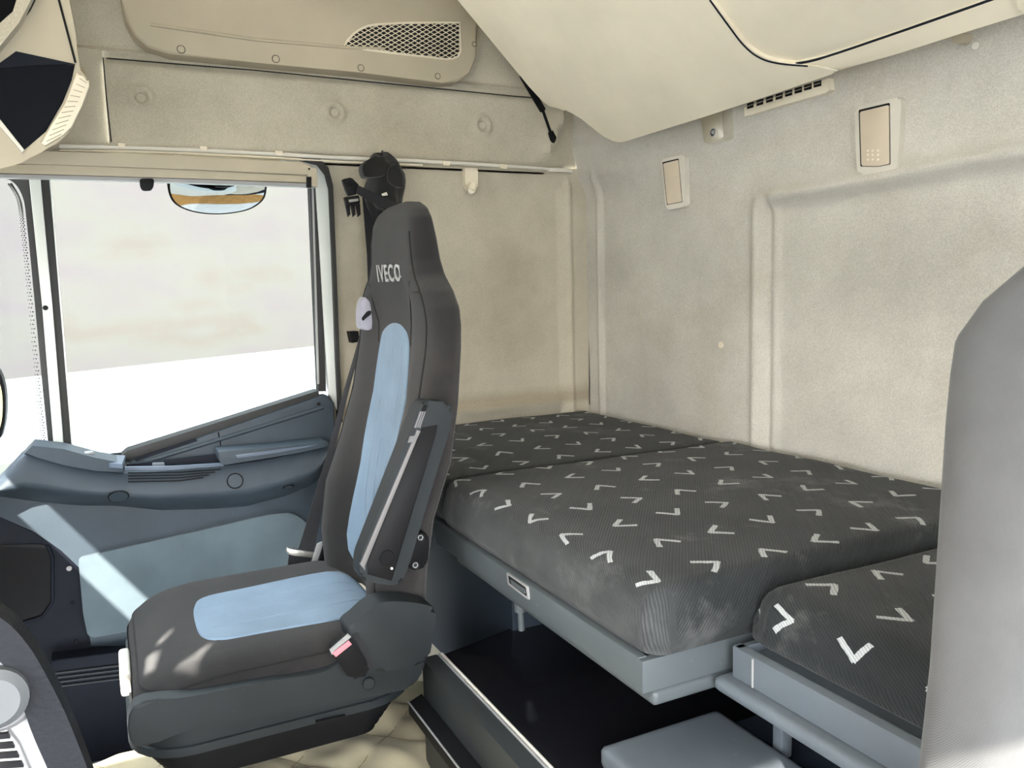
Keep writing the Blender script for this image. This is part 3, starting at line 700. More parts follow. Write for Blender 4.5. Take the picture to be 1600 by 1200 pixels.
    extr('belt_guide', px_([tuple(p) for p in bg_], 1.668), (.03, 0, 0), plastic('pale_lavender_plastic', (.27, .265, .31), .45, .1, 700, .3), T, .006, 3)
    extr('belt_slot', rnd(px_([(565, 497), (574, 486), (580, 485), (580, 491), (572, 497), (567, 502)], 1.666), .004), (.004, 0, 0), BLACKP, T)
    Lp = px_([(569, 492), (556, 545), (537, 610), (516, 690), (500, 745), (484, 800), (466, 858)], 1.80)
    Rp = px_([(577, 494), (563, 545), (545, 610), (526, 690), (513, 745), (502, 800), (490, 862)], 1.79)
    ribbon('belt_webbing', curve(Lp, 4), curve(Rp, 4), .002, WEB, T)
    extr('lap_buckle', rnd(px_([(449, 856), (456, 858), (494, 864), (492, 872), (456, 868), (447, 864)], 1.785), .004), (.012, 0, 0), CHROME, T, .002)
    extr('lap_webbing', px_([(452, 866), (492, 870), (488, 890), (450, 884)], 1.79), (.004, 0, 0), WEB, T)
    extr('lap_bracket', px_([(484, 888), (496, 850), (506, 846), (500, 866), (492, 890)], 1.782), (.006, 0, 0), SILVER, T, .002)
    extr('lap_stalk', px_([(496, 888), (504, 858), (520, 846), (536, 870), (535, 895)], 1.79), (.02, 0, 0), BLACKP, T, .003)
    return T
build_seat('passenger_seat', 'charcoal passenger seat with pale blue centre strip and IVECO embroidery beside the door', 1.54, 0, -1, True)
dseat = build_seat('driver_seat', 'ribbed charcoal driver seat backrest, coloured as brightly lit, cropped at the right edge, nearest the camera', .203, .109, 1, False, .31); dseat.location.z -= .018

# ================================================================== BUNK
def mattress(name, label, x0, x1, y0, y1, zb, zt, rc, ref, reo, seam=False, slump=0.0):
    """rounded slab; edge radius ref at the front (low y), reo elsewhere; uv = unrolled metres"""
    us = []; n = 26
    def prof(a, b, ra, rb, m):
        # positions + drop along one axis
        t = [a]*1
        q = []
        for k in range(7): an = math.pi/2*k/6; q.append((a+ra*(1-math.sin(math.pi/2-an+0)) if 0 else a+ra*(1-math.cos(an)), ra*(1-math.sin(an))))
        mid = [(a+ra+(b-rb-a-ra)*k/m, 0.0) for k in range(1, m)]
        r = [(b-rb*(1-math.cos(math.pi/2*k/6)), rb*(1-math.sin(math.pi/2*k/6))) for k in range(6, -1, -1)]
        return q+mid+r
    px = prof(x0, x1, reo, reo, 22); py = prof(y0, y1, ref, reo, 22)
    V = []; F = []; UV = []; nx, ny = len(px), len(py)
    for i, (x, dx) in enumerate(px):
        for j, (y, dy) in enumerate(py):
            d = math.sqrt(dx*dx+dy*dy) if dx < .9*reo or dy < .9*ref else max(dx, dy)
            d = min(d, ref if dy > dx else reo)
            # rounded plan corners
            xx, yy = x, y
            kx = min(x-x0, x1-x); ky = min(y-y0, y1-y)
            if kx < rc and ky < rc:
                cx = x0+rc if x-x0 < rc else x1-rc; cy = y0+rc if y-y0 < rc else y1-rc
                ax, ay = (x-cx)/rc, (y-cy)/rc
                xx = cx+rc*ax*math.sqrt(max(0, 1-ay*ay/2)); yy = cy+rc*ay*math.sqrt(max(0, 1-ax*ax/2))
            cr = .006*math.sin(math.pi*min(1, max(0, (x-x0)/(x1-x0))))*math.sin(math.pi*min(1, max(0, (y-y0)/(y1-y0))))
            zz = zt-d+cr-.003*math.sin(23*x+5*y)*math.sin(17*y-3*x)*(1 if d < .01 else 0)*.5
            V.append((xx, yy, zz)); UV.append((x+(-(d) if x < (x0+x1)/2 else d)*(dx > 0), y+(-(d) if y < (y0+y1)/2 else d)*(dy > 0)))
    for i in range(nx-1):
        for j in range(ny-1): F.append((i*ny+j, i*ny+j+1, (i+1)*ny+j+1, (i+1)*ny+j))
    # skirt
    rim = [i*ny for i in range(nx)]+[(nx-1)*ny+j for j in range(1, ny)]+[i*ny+ny-1 for i in range(nx-2, -1, -1)]+[j for j in range(ny-2, 0, -1)]
    prev = rim; zedge = [V[k][2] for k in rim]
    cx, cy = (x0+x1)/2, (y0+y1)/2
    for lv in (.3, .65, 1.0):
        cur = []
        for q, k in enumerate(rim):
            x, y, z = V[k]; h = zedge[q]-zb; bul = .006*math.sin(math.pi*lv)-.006*(lv == 1.0)-slump*lv
            ox, oy = (np.sign(x-cx) if abs(abs(x-cx)-(x1-x0)/2) < rc else 0), (np.sign(y-cy) if abs(abs(y-cy)-(y1-y0)/2) < rc else 0)
            V.append((x+ox*bul, y+oy*bul, z-h*lv)); u, v = UV[k]
            UV.append((u+ox*h*lv, v+oy*h*lv if not seam else v-1.0*(oy < 0)*0+oy*h*lv)); cur.append(len(V)-1)
        for q in range(len(rim)): F.append((prev[q], prev[(q+1) % len(rim)], cur[(q+1) % len(rim)], cur[q]))
        prev = cur
    F.append(tuple(prev))
    if x0 < 0: UV = [(u-.408, v) for u, v in UV]
    o = mk(name, V, F, MATT, None, 60, uv=UV, origin=((x0+x1)/2, (y0+y1)/2, zb)); tag(o, label, 'mattress', 'bunk mattress sections'); return o
m1 = mattress('mattress', 'far charcoal mattress section with pale chevrons against the passenger side wall', 1.453, 2.075, .56, 1.272, -.445, -.364, .02, .03, .018)
m2 = mattress('mattress', 'middle charcoal mattress section with pale chevrons and dusty front corner on the long grey rail', .762, 1.440, .553, 1.272, -.446, -.357, .03, .034, .022)
m3 = mattress('mattress', 'near charcoal mattress section with bulging chevron front beside the driver seat', -.45, .750, .692, 1.272, -.446, -.374, .03, .045, .03)

BF = thing('bunk_frame', 'grey metal bunk tray with long front rail under the middle mattress', 'bed frame', (1.11, .9, -.50))
extr('front_rail', [(.782, .548, -.489), (1.462, .548, -.489), (1.462, .548, -.447), (.782, .548, -.447)], (0, .012, 0), TRAY, BF, .003)
extr('side_rail', [(.774, .5482, -.491), (.774, .5482, -.449), (.774, .76, -.449), (.774, .76, -.491)], (.011, 0, 0), TRAY, BF, .003)
box('inner_edge', .79, 1.45, .560, .566, -.49, -.450, BLACKP, BF)
box('tray_pan', .80, 2.07, .575, 1.26, -.505, -.452, TRAY, BF, .006)
box('lower_lip', .775, 1.40, .565, .80, -.513, -.492, TRAY, BF, .008, 3)
c = P(808, 914, Y=.546)
LA = extr('release_latch', rnd(py_([(791, 894), (824, 917), (826, 938), (793, 913)], .5455), .003), (0, .004, 0), SILVER, BF, .001)
extr('latch_recess', rnd(py_([(794, 899), (821, 918), (823, 932), (796, 911)], .5450), .002), (0, .001, 0), BLACKP, LA)
extr('latch_lever', rnd(py_([(797, 905), (818, 920), (820, 928), (799, 913)], .5435), .002), (0, .003, 0), TRAY, LA)
tube('support_tube', [P(812, 932, Y=.60), P(813, 955, Y=.60)], .0105, TRAY, BF, 14)
tube('support_rod', [P(813, 950, Y=.60), P(815, 985, Y=.60)], .0055, TRAY, BF, 10)
extr('end_hook', py_([(706, 850), (716, 852), (722, 866), (712, 866)], .556), (0, .01, 0), SILVER, BF)
NF = thing('bunk_frame', 'grey plastic bunk tray with moulded lip under the near mattress, lower right', 'bed frame', (.2, .9, -.50))
extr('front_rail', [(-.45, .668, -.487), (.752, .668, -.487), (.752, .668, -.447), (-.45, .668, -.447)], (0, .014, 0), BOXG, NF, .003)
extr('side_rail', [(.752, .669, -.487), (.752, .669, -.447), (.752, .80, -.447), (.752, .80, -.487)], (-.01, 0, 0), BOXG, NF, .003)
box('lower_lip', -.45, .768, .650, .80, -.507, -.488, BOXG, NF, .009, 3)
box('tray_pan', -.45, .74, .684, 1.26, -.49, -.456, BOXG, NF, .004)
tube('rail_rib', [(.715, .667, -.485), (.715, .667, -.449)], .0016, SILVER, NF, 6)
box('bracket_leg', .748, .767, .750, .768, -.622, -.505, BOXG, NF, .004)
# base under the bunk
struct(box('trim_7', 1.36, 2.09, .66, 1.29, FZ, -.506, NAVY, bev=.006))
struct(box('trim_8', -.45, 1.36, 1.15, 1.29, FZ, -.51, DARKP, bev=.006))
CB = thing('base_cabinet', 'dark blue cabinet standing under the near bunk tray', 'cabinet', (.4, 1.0, FZ))
box('body', -.2, .850, .775, 1.14, FZ, -.638, NAVY, CB, .006)
box('top_plate', -.205, .856, .768, 1.142, -.638, -.624, NAVY, CB, .004)

# ================================================================== FRIDGE, GREY BOX
FR = thing('fridge_drawer', 'gloss black fridge drawer with grey front pulled out below the bunk', 'fridge', (.98, .8, FZ))
z1 = -.655
box('body', .885, 1.325, .505, 1.13, FZ, z1-.006, BLACKP, FR, .004)
lid = curve([(1.330, .502), (1.345, .56), (1.372, .66), (1.398, .74), (1.385, .84), (1.36, 1.0), (1.35, 1.12)], 5)
extr('lid', [(p[0], p[1], z1) for p in lid]+[(.875, 1.12, z1), (.875, .502, z1)], (0, 0, -.02), GLOSS, FR, .003)
extr('front_panel', rnd([(1.338, .466, z1), (1.338, .498, z1), (.875, .498, z1), (.875, .466, z1)], .004), (0, 0, -.205), FRONTP, FR, .006, 3)
tube('trim_line', [(1.334, .4975, z1+.0005), (.876, .4975, z1+.0005)], .0022, SILVER, FR, 6)
tube('trim_line', [(1.334, .5035, z1+.0008), (.876, .5035, z1+.0008)], .0028, OFFW, FR, 6)
HN = extr('handle', [(1.345, .440, -.735), (1.345, .466, -.725), (.875, .466, -.725), (.875, .440, -.735)], (0, 0, -.022), BLACKP, FR, .003)
tube('handle_edge', [(1.345, .4395, -.7345), (.875, .4395, -.7345)], .0018, SILVER, HN, 6)
GB = thing('storage_box', 'rounded mid grey plastic box in front of the dark cabinet, bottom edge', 'box', (.66, .63, FZ))
box('body', .464, .862, .545, .738, FZ, -.612, BOXG, GB, .014, 4)
box('lid', .460, .866, .541, .742, -.632, -.600, BOXG, GB, .014, 4)

# ================================================================== QUILTED FLOOR MAT
def mat_z(x, y):
    a, b = (x+y)/.17, (x-y)/.17
    q = abs(math.sin(math.pi*a))*abs(math.sin(math.pi*b))
    return FZ+.012+.012*q**.7+.006*math.sin(31*x+9*y+2*math.sin(14*y))*math.sin(27*y-11*x)+.003*math.sin(70*x+40*y)*math.sin(55*y)
QM = thing('floor_mat', 'beige quilted leatherette mat on the floor between seat and fridge', 'mat', (1.2, .2, FZ))
grid('quilt', lambda x, y: (x, y, mat_z(x, y)), lin(.75, 1.615, 110), lin(-.3, .78, 130), QUILT, QM)
V = []
st = []
for k in range(-8, 24):
    for sgn in (1, -1):
        c = k*.17; pts = []
        for x in lin(.75, 1.615, 60):
            y = (c-x) if sgn == 1 else (x-c)
            if -.3 <= y <= .78: pts.append((x, y, mat_z(x, y)+.0012))
        if len(pts) > 3: st.append(pts)
q = tubes('stitching', st, .0009, fabric('brown_thread', (.22, .18, .10), .1, 3000, .3, .1), QM, 4); q['kind'] = 'stuff'

# ================================================================== DASHBOARD CORNER
DB = thing('dashboard', 'dark padded dashboard end with silver vent panel at the lower left corner', 'dashboard', (.7, -.3, -.6))
XD = .60
bd = curve([(-90, 930), (-40, 945), (10, 972), (45, 1010), (72, 1055), (100, 1110), (128, 1178), (150, 1240)], 6)
inn = curve([(-90, 1000), (-45, 1010), (-5, 1030), (20, 1060), (34, 1100), (52, 1150), (76, 1205), (90, 1240)], 6)
extr('pad', px_([tuple(p) for p in bd]+[tuple(p) for p in reversed(inn)], XD), (.025, 0, 0), plastic('grained_black', (.013, .014, .017), .55, .9, 260, .12), DB, .018, 5)
na = px_([tuple(p) for p in bd]+[(-90, 1240)], XD+.022); nb = [P(p[0]-40, p[1]+45, X=.84) for p in [tuple(q) for q in bd]+[(-90, 1240)]]; n = len(na)
mk('end_body', na+nb, [tuple(range(n)), tuple(reversed(range(n, 2*n)))]+[(i, i+n, (i+1) % n+n, (i+1) % n) for i in range(n)], DARKP, DB)
extr('fascia', px_([tuple(p) for p in inn]+[(-90, 1240)], XD+.012), (.02, 0, 0), SILVER, DB, .002)
c = P(-6, 1078, X=XD+.010)
disc('dial_base', c, (-1, 0, 0), .027, .008, GREYM, DB, 32, .4)
disc('dial', c+np.array([-.008, 0, 0]), (-1, 0, 0), .020, .012, DIALP, DB, 32, .4)
VT = extr('vent_frame', px_([(-40, 1130), (10, 1138), (30, 1165), (52, 1215), (-40, 1240)], XD+.006), (.01, 0, 0), SILVER, DB, .002)
for k in range(5):
    extr('vent_slat', px_([(-30, 1150+k*15), (12+k*7, 1146+k*15), (16+k*7, 1154+k*15), (-30, 1158+k*15)], XD+.003), (.006, 0, 0), BLACKP, VT)
box('dash_body', -.4, .86, -.62, -.16, -.80, -.33, DARKP, DB, .02)
struct(box('trim_9', .86, 2.10, -.62, -.46, -.80, -.112, DARKP, bev=.01))
# added sun mask sheet with holes that shape the sun patches
WB = thing('sun_mask', 'unseen sun mask added at the windscreen to shape the sun patches', 'blind', (.9, -.45, 0))
def build_sun_mask():
    hs = [[sun_at_mask(p) for p in h] for h in holes_src]
    import itertools
    def inside(x, z):
        for h in hs:
            c = False; n = len(h)
            for i in range(n):
                (xa, za), (xb, zb) = h[i], h[i-1]
                if (za > z) != (zb > z) and x < (xb-xa)*(z-za)/(zb-za)+xa: c = not c
            if c: return True
        return False
    X = lin(-.44, 2.08, 316); Z = lin(-.035, .60, 127); V = []; F = []
    for x in X:
        for z in Z: V.append((x, -.45, z))
    nz = len(Z)
    for i in range(len(X)-1):
        for j in range(nz-1):
            if not inside((X[i]+X[i+1])/2, (Z[j]+Z[j+1])/2): F.append((i*nz+j, i*nz+j+1, (i+1)*nz+j+1, (i+1)*nz+j))
    m = bpy.data.materials.new('sun_mask_translucent'); m.use_nodes = True; t = m.node_tree; t.nodes.remove(t.nodes['Principled BSDF'])
    d_, tl, mx = nd(t, 'ShaderNodeBsdfDiffuse'), nd(t, 'ShaderNodeBsdfTranslucent'), nd(t, 'ShaderNodeMixShader')
    d_.inputs[0].default_value = (.6, .55, .46, 1); tl.inputs[0].default_value = (.72, .70, .66, 1); mx.inputs[0].default_value = .26  # translucent, so the added sheet also acts as a soft front light
    t.links.new(d_.outputs[0], mx.inputs[1]); t.links.new(tl.outputs[0], mx.inputs[2]); t.links.new(mx.outputs[0], t.nodes['Material Output'].inputs[0])
    mk('mask_sheet', V, F, m, WB)
build_sun_mask()

# ================================================================== UPPER BUNK, STRUT, REAR WALL FITTINGS
UB0 = np.array([1.3, 1.20, .368]); sl = math.radians(37); UN = np.array([0, -math.sin(sl), -math.cos(sl)])
def ub(pts, off=0.0): return [PP(a, b, UB0+UN*off, UN) for a, b in pts]
UBk = thing('upper_bunk', 'beige moulded upper bunk shell tilted up over the rear wall', 'bunk', (1.3, 1.2, .37))
sh = [(640, -90), (700, -18), (827, 136), (848, 160), (858, 167), (870, 170)]+[tuple(p) for p in curve([(881, 171), (898, 178), (944, 214), (960, 221), (972, 222), (990, 217)], 4)]+[(1096, 184), (1200, 150), (1300, 116), (1309, 112), (1304, 108)]+[tuple(p) for p in curve([(1296, 106), (1262, 102), (1218, 97), (1190, 88), (1166, 70), (1140, 38), (1112, 0), (1040, -90)], 4)]
extr('shell', ub(sh, .009), -UN*.07, BEIGE, UBk, .005, 3)
extr('cover_panel', ub([(1010, -120), (1105, 0), (1160, 70), (1190, 90), (1235, 99), (1290, 86), (1420, 42), (1545, -2), (1680, -50), (1680, -160)], .001), -UN*.05, BEIGE, UBk, .004, 3)
extr('front_rail', ub([(1240, 100), (1285, 106), (1312, 113), (1400, 85), (1500, 53), (1600, 22), (1690, -5), (1690, -50), (1548, 1), (1420, 46), (1290, 90)], .008), -UN*.06, BEIGE, UBk, .009, 4)
tube('joint', ub([tuple(p) for p in curve([(1109, 0), (1138, 40), (1163, 72), (1188, 91), (1218, 99.5), (1262, 103.5)], 5)], .010), .0016, DARKP, UBk, 6)  # shadow gap of the panel step, drawn as a dark tube
tube('joint', ub([tuple(p) for p in curve([(1240, 100), (1290, 89), (1420, 45), (1548, 0), (1600, -19)], 5)], .006), .0024, DARKP, UBk, 6)  # dark tube for the shadow line along the rail joint
extr('end_stop', ub(curve([(1590, -6), (1590, 12), (1600, 22), (1640, 12), (1640, -20), (1605, -14)], 4, True), .02), -UN*.03, BEIGE, UBk, .005)
extr('rubber_stop', [P(a, b, Y=YR-.02) for a, b in curve([(1487, 58), (1490, 66), (1497, 69), (1504, 64), (1506, 52), (1495, 52)], 4, True)], (0, .02, 0), BEIGED, UBk, .003)
GS = thing('gas_strut', 'thin black gas strut between side wall and upper bunk', 'strut', P(864, 220, X=2.06))
a, b, c = P(816, 118, X=1.98), P(848, 172, X=2.02), P(862, 212, X=2.055)
tube('cylinder', [a, b], .009, BLACKP, GS, 12); tube('rod', [b, c], .0042, BLACKP, GS, 10)
tube('end_socket', [P(860, 206, X=2.055), P(864, 216, X=2.06), P(863, 224, X=2.07)], [.008, .010, .007], BLACKP, GS, 12)
LBk = thing('lock_bracket', 'bright metal lock bracket under the upper bunk edge on rear wall', 'bracket', P(1112, 200, Y=YR))
extr('plate', rnd(py_([(1095, 178), (1128, 166), (1130, 212), (1126, 217), (1104, 224), (1099, 221)], YR-.030), .004), (0, .03, 0), CHROME, LBk, .004)
cc = P(1114, 207, Y=YR-.030)
ring('hole_rim', cc, (0, -1, 0), .0085, .0016, SILVER, LBk, 20, 6); disc('bolt', cc, (0, -1, 0), .0080, .001, BLACKP, LBk, 18); disc('bolt_head', cc+np.array([-.002, -.001, 0]), (0, -1, 0), .0045, .003, SILVER, LBk, 14)
VG = thing('air_vent', 'narrow beige air vent with eight square slots beside the upper bunk', 'vent', P(1230, 155, Y=YR))
extr('plate', py_([(1162, 168), (1294, 122), (1296, 140), (1290, 145), (1163, 182)], YR-.014), (0, .014, 0), BEIGE, VG, .002)
for k in range(8):
    t = k/7; cx, cy = 1172+t*105, 164.5-t*33.5
    extr('slot', py_([(cx-4.8-t, cy-2.5), (cx+4.8+t, cy-5.8), (cx+4.8+t, cy+3.2), (cx-4.8-t, cy+6)], YR-.0150), (0, .0012, 0), BLACKP, VG)
    tube('slot_bar', py_([(cx-4.5, cy+1.5), (cx+4.5, cy-1.5)], YR-.0155), .0009, BEIGED, VG, 4)
def hook(nm, label, fr, fl, dots):
    s = lambda q: (1000+q[0]/2.6667, q[1]/2.6667)
    T = thing(nm, label, 'hook', P(*s(fr[0]), Y=YR), 'flap hooks on the rear wall')
    extr('frame', rnd(py_([s(q) for q in fr], YR-.013), .008), (0, .03, 0), HOOKF, T, .004, 3)
    extr('recess', rnd(py_([s(q) for q in fl], YR-.0138), .003), (0, .002, 0), BLACKP, T)
    c = np.mean(fl, axis=0); f2 = [tuple(c+(np.array(q)-c)*[.93, .955]+[0, 2]) for q in fl]
    f3 = extr('flap', rnd(py_([s(q) for q in f2], YR-.0152), .003), (0, .003, 0), HOOKP, T, .0015)
    if dots:
        for a in (950, 970, 992):
            for b in (628, 645, 665):
                disc('grip_dot', P(*s((a, b)), Y=YR-.0152), (0, -1, 0), .0022, .0008, BEIGE, f3, 8)
    fx = [s(q) for q in fr]
    return T
hook('flap_hook', 'smaller beige flap hook low beside the corner on rear wall', [(88, 662), (160, 648), (186, 646), (191, 850), (185, 862), (122, 874), (106, 866)], [(93, 676), (160, 660), (176, 842), (112, 854)], False)
hook('flap_hook', 'larger beige flap hook with dotted grip right of the air vent', [(893, 450), (1040, 412), (1086, 405), (1089, 440), (1072, 700), (1050, 720), (915, 729), (903, 705)], [(911, 458), (1040, 428), (1043, 685), (990, 695), (918, 694)], True)
for (a, b, r, m, lb) in ((1127, 539, .0082, BEIGE, 'small beige cap on the rear wall left of the pressed panel'), (1525, 72, .0065, OFFW, 'tiny white plug near the upper bunk rail at right')):
    y = YR-rear_h(*P(a, b, Y=YR)[[0, 2]])
    tag(disc('wall_cap', P(a, b, Y=y), (0, -1, 0), r, .003, m, None, 20, .4, origin=P(a, b, Y=y)), lb, 'cap', 'caps on the rear wall')

# ================================================================== SIDE WALL FITTINGS
for d, lb in zip(DIM, ('leftmost fabric covered button on the side header, nearest the windscreen', 'middle fabric covered button on the side header above the seat', 'right fabric covered button on the side header near the strut')):
    tag(disc('trim_button', (XW-.014, d[1], d[2]), (-1, 0, 0), .0115, .005, LINS, None, 20, .5, origin=(XW-.014, d[1], d[2])), lb, 'button', 'buttons along the side header')
CR = thing('curtain_rail', 'slim pale curtain rail running along the side wall above the window', 'rail', P(500, 243, X=2.07))
rp_ = [(92, 229), (240, 232), (400, 239), (520, 246), (660, 252), (800, 260), (893, 267)]
tube('track', curve(px_(rp_, 2.068), 5), .0052, OFFW, CR, 8)
tube('track_lip', curve(px_([(a, b+6) for a, b in rp_[:5]], 2.072), 5), .0030, BEIGE, CR, 6)
for (a, b) in ((190, 226), (318, 231), (436, 238), (606, 250), (698, 254), (787, 259)):
    extr('clip', rnd(px_([(a-6, b-3), (a+6, b-2), (a+5, b+5), (a-5, b+4)], 2.060), .002), (.014, 0, 0), BEIGE, CR, .001)
extr('end_clip', px_([(858, 262), (874, 262), (890, 265), (895, 270), (858, 268)], 2.060), (.012, 0, 0), OFFW, CR, .001)
CH = thing('coat_hook', 'beige plastic coat hook hanging below the curtain rail', 'hook', P(737, 262, X=2.09))
extr('back_plate', rnd(px_([(726, 262), (747, 263), (747, 290), (743, 297), (732, 297), (727, 288)], 2.082), .004), (.02, 0, 0), BEIGE, CH, .002)
tube('hook_tip', px_([(737, 294), (737, 297), (738, 291), (739, 286)], 2.06), [.008, .012, .012, .009], BEIGE, CH, 10)
tube('hook_arm', [P(737, 294, X=2.085), P(737, 297, X=2.06)], .010, BEIGE, CH, 10)
# storage panel with the wire grille
SPn = thing('side_console', 'long beige overhead side panel with wire mesh opening', 'panel', P(470, 60, X=2.05))
XS = 2.042
po = [(185, -70), (190, 0), (196, 30), (210, 55), (232, 74), (265, 84), (400, 98), (560, 113), (690, 129), (715, 128), (734, 116), (745, 92), (747, 40), (740, 0), (735, -70)]
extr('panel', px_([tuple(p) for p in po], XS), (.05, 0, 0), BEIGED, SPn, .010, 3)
tube('panel_crease', px_([(235, 38), (400, 62), (540, 74), (600, 76)], XS-.001), .004, BEIGED, SPn)
for (a, b, r) in ((283, 77, .0085), (431, 92, .0085), (564, 106, .0078), (684, 119, .0070), (741, 69, .0058)):
    ring('screw_cap_rim', P(a, b, X=XS-.0005), (-1, 0, 0), r, .0007, BLACKP, SPn, 22, 5); disc('screw_cap', P(a, b, X=XS), (-1, 0, 0), r-.0008, .001, BEIGED, SPn, 18)
gp = [tuple(np.array(q)/4+[400, 0]) for q in ((548, 290), (575, 250), (610, 212), (650, 182), (700, 162), (760, 152), (900, 144), (1080, 141), (1272, 142), (1276, 250), (1278, 325), (1262, 355), (1230, 368), (1190, 370), (1050, 354), (900, 337), (700, 312))]
extr('grille_opening', px_(gp, XS-.0008), (.002, 0, 0), plastic('dark_opening', (.010, .008, .006), .9, 0), SPn)
tube('grille_rim', px_(gp, XS-.001), .0030, BEIGE, SPn, 6, True)
def pin(x, y):
    c = False
    for i in range(len(gp)):
        (xa, ya), (xb, yb) = gp[i], gp[i-1]
        if (ya > y) != (yb > y) and x < (xb-xa)*(y-ya)/(yb-ya)+xa: c = not c
    return c
wires = []
for slope in (.62, -.55):
    for c in np.arange(-500, 900, 7.2 if slope > 0 else 7.0):
        seg = []
        for x in np.arange(535, 722, 1.0):
            y = c+slope*(x-540)
            if pin(x, y): seg.append((x, y))
        if len(seg) > 3: wires.append([P(*seg[0], X=XS-.0035), P(*seg[-1], X=XS-.0035)])
q = tubes('grille_wires', wires, .0011, BEIGE, SPn, 4); q['kind'] = 'stuff'
SPk = thing('round_speaker', 'round grey speaker half hidden behind the upper bunk', 'speaker', P(835, 35, X=2.04))
ring('rim', P(844, 32, X=2.025), (-1, 0, 0), .142, .010, BEIGE, SPk, 48, 8); disc('grille', P(844, 32, X=2.05), (-1, 0, 0), .139, .006, BOXG, SPk, 40, .3)

# bundle, strap and buckle hanging behind the seat
BG = thing('strap_bundle', 'black nylon bundle hung on the curtain rail behind the headrest', 'bag', P(600, 250, X=2.02))
bc = P(600, 292, X=2.01); V = []; F = []; nu, nv_ = 28, 18
for j in range(nv_+1):
    ph = math.pi*j/nv_
    for i in range(nu):
        th = 2*math.pi*i/nu; d = np.array([math.cos(th)*math.sin(ph)**.7, math.sin(th)*math.sin(ph)**.7, math.cos(ph)])
        wd = 1+.10*math.sin(3*th+2*ph)+.08*math.sin(5*ph+th)+.05*math.sin(7*th-3*ph)
        V.append(bc+d*np.array([.045, .052*(.78+.3*(j/nv_)), .078])*wd)
for j in range(nv_):
    for i in range(nu): F.append((j*nu+i, j*nu+(i+1) % nu, (j+1)*nu+(i+1) % nu, (j+1)*nu+i))
mk('bag', V, F, BAGC, BG, 50)
extr('flap', curve(px_([(566, 258), (580, 247), (600, 244), (604, 262), (602, 274), (585, 276), (570, 276)], 1.955), 3, True), (.03, 0, 0), BAGC, BG, .006)
extr('flap', curve(px_([(608, 262), (620, 256), (628, 272), (630, 292), (616, 290), (606, 280)], 1.958), 3, True), (.03, 0, 0), BAGC, BG, .006)
ribbon('cross_strap', px_([(560, 290), (590, 304), (630, 322)], 1.952), px_([(556, 302), (584, 318), (626, 334)], 1.952), .003, WEB, BG)
extr('webbing', px_([(566, 300), (598, 300), (600, 480), (578, 520), (574, 400)], 2.03), (.004, 0, 0), WEB, BG)
extr('tag', px_([(596, 303), (604, 300), (606, 305), (598, 306)], 1.950), (.002, 0, 0), OFFW, BG)
SB = thing('strap_buckle', 'black side release buckle dangling left of the headrest', 'buckle', P(552, 300, X=1.96))
extr('slider', rnd(px_([(535, 280), (549, 277), (562, 290), (559, 303), (545, 306), (540, 296)], 1.955), .004), (.012, 0, 0), BLACKP, SB, .003)
disc('stud', P(547, 287, X=1.955), (-1, 0, 0), .0065, .004, BLACKP, SB, 14)
extr('buckle_body', rnd(px_([(538, 308), (561, 305), (563, 318), (541, 321)], 1.957), .003), (.012, 0, 0), BLACKP, SB, .003)
for x0 in (543, 551, 559):
    extr('prong', px_([(x0-3, 319), (x0+4, 318), (x0+5, 335), (x0+1, 339)], 1.959), (.008, 0, 0), BLACKP, SB, .002)
extr('bar', px_([(545, 312), (560, 310), (560, 314), (546, 316)], 1.955), (.003, 0, 0), SILVER, SB)
BA = extr('anchor_block', rnd(px_([(546, 518), (560, 517), (562, 534), (550, 536)], 2.07), .002), (.03, 0, 0), BLACKP, None, .003, origin=P(553, 527, X=2.09)); tag(BA, 'small black anchor block on the door pillar behind the seat belt', 'bracket')

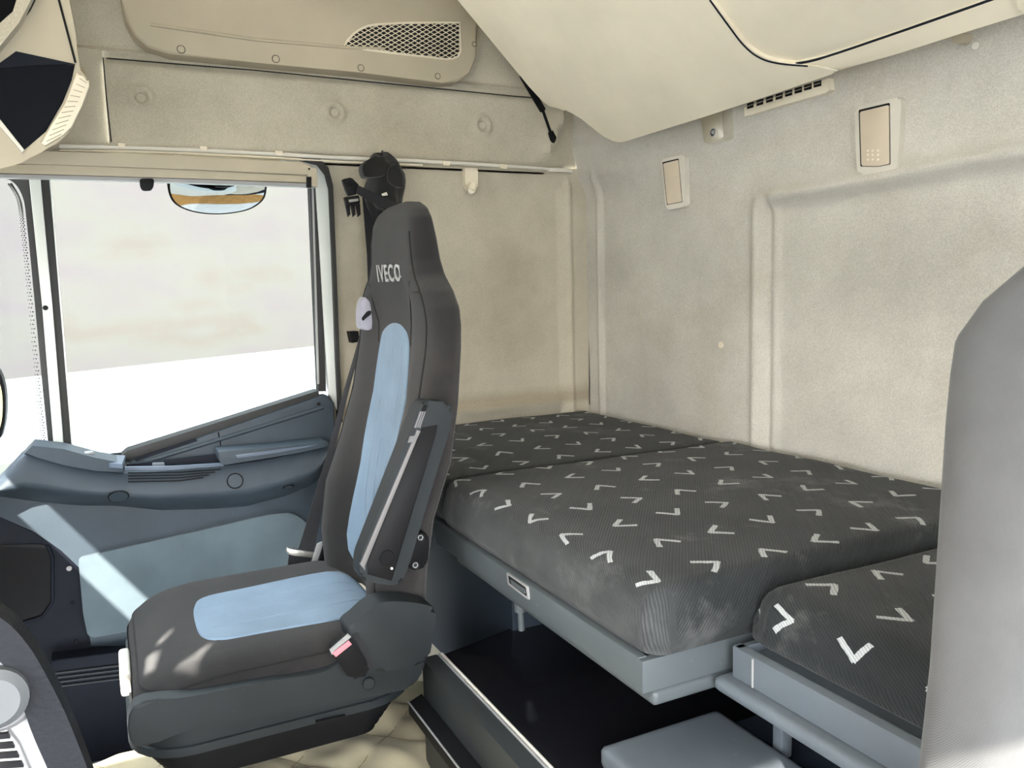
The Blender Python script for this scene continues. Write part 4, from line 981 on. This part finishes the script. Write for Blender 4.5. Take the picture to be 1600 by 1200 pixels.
# ================================================================== OVERHEAD CONSOLE (top left)
OC = thing('overhead_console', 'beige overhead console with black cubby in the top left corner', 'console', P(40, 150, X=1.7))
XO = 1.70
oc = [(-90, -120), (95, -120), (108, 0), (118, 50), (122, 90), (126, 110), (136, 122), (138, 135), (126, 170), (108, 206), (92, 222), (60, 240), (30, 256), (0, 264), (-90, 275)]
na = px_([tuple(p) for p in oc], XO); nb = [P(p[0]-5, p[1]-14, X=2.03) for p in oc]; n = len(oc)
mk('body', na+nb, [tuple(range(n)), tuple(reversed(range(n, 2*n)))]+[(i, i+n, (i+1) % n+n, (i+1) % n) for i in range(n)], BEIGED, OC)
extr('cubby', px_([(-90, 100), (0, 103), (60, 101), (117, 101), (112, 125), (98, 160), (72, 205), (38, 234), (28, 226), (0, 186), (-90, 70)], XO-.002), (.01, 0, 0), plastic('cubby_black', (.004, .005, .008), .6, .1, 700, .08), OC, .001)
extr('cubby_roof', px_([(-40, 130), (0, 98), (25, 80), (118, 100), (60, 102), (0, 106)], XO-.003), (.003, 0, 0), DARKP, OC)
extr('cubby_lip', px_([(-40, 170), (0, 186), (38, 234), (34, 240), (-2, 192), (-40, 176)], XO-.006), (.01, 0, 0), OFFW, OC, .002)
gl = [(120, 112), (128, 121), (139, 125), (140, 134), (128, 165), (112, 198), (98, 212), (70, 228), (62, 222), (84, 196), (102, 162)]
extr('mesh_strip', px_(gl, XO-.006), (.008, 0, 0), BEIGE, OC, .003)
mw = []
for k in np.arange(0, 1.0, .09):
    a = np.array([124, 122])*(1-k)+np.array([72, 222])*k; b = np.array([136, 130])*(1-k)+np.array([96, 210])*k; mw.append([P(*a, X=XO-.007), P(*b, X=XO-.007)])
tubes('mesh_ribs', mw, .0007, BEIGED, OC, 4)['kind'] = 'stuff'
tube('panel_joint', px_([(88, -40), (92, 0), (104, 45), (118, 98)], XO-.001), .0022, SEAM, OC, 6)
extr('padded_arch', px_([(62, -30), (47, 2), (30, 35), (0, 72), (-40, 112), (-60, 90), (-40, 70), (0, 42), (20, 18), (32, -5), (38, -40)], XO-.03), (.03, 0, 0), LINS, OC, .004, 3)
extr('arch_shadow', px_([(-90, -60), (36, -60), (31, -4), (20, 17), (0, 41), (-40, 70), (-90, 70)], XO-.02), (.02, 0, 0), plastic('arch_shadow_black', (.004, .004, .005), .7, .1, 700, .05), OC)  # solid black plate, shade inside the arch put into its colour
tube('arch_seam', px_([(-20, 82), (20, 48), (45, 15), (62, -20)], XO-.003), .003, SEAM, OC, 6)
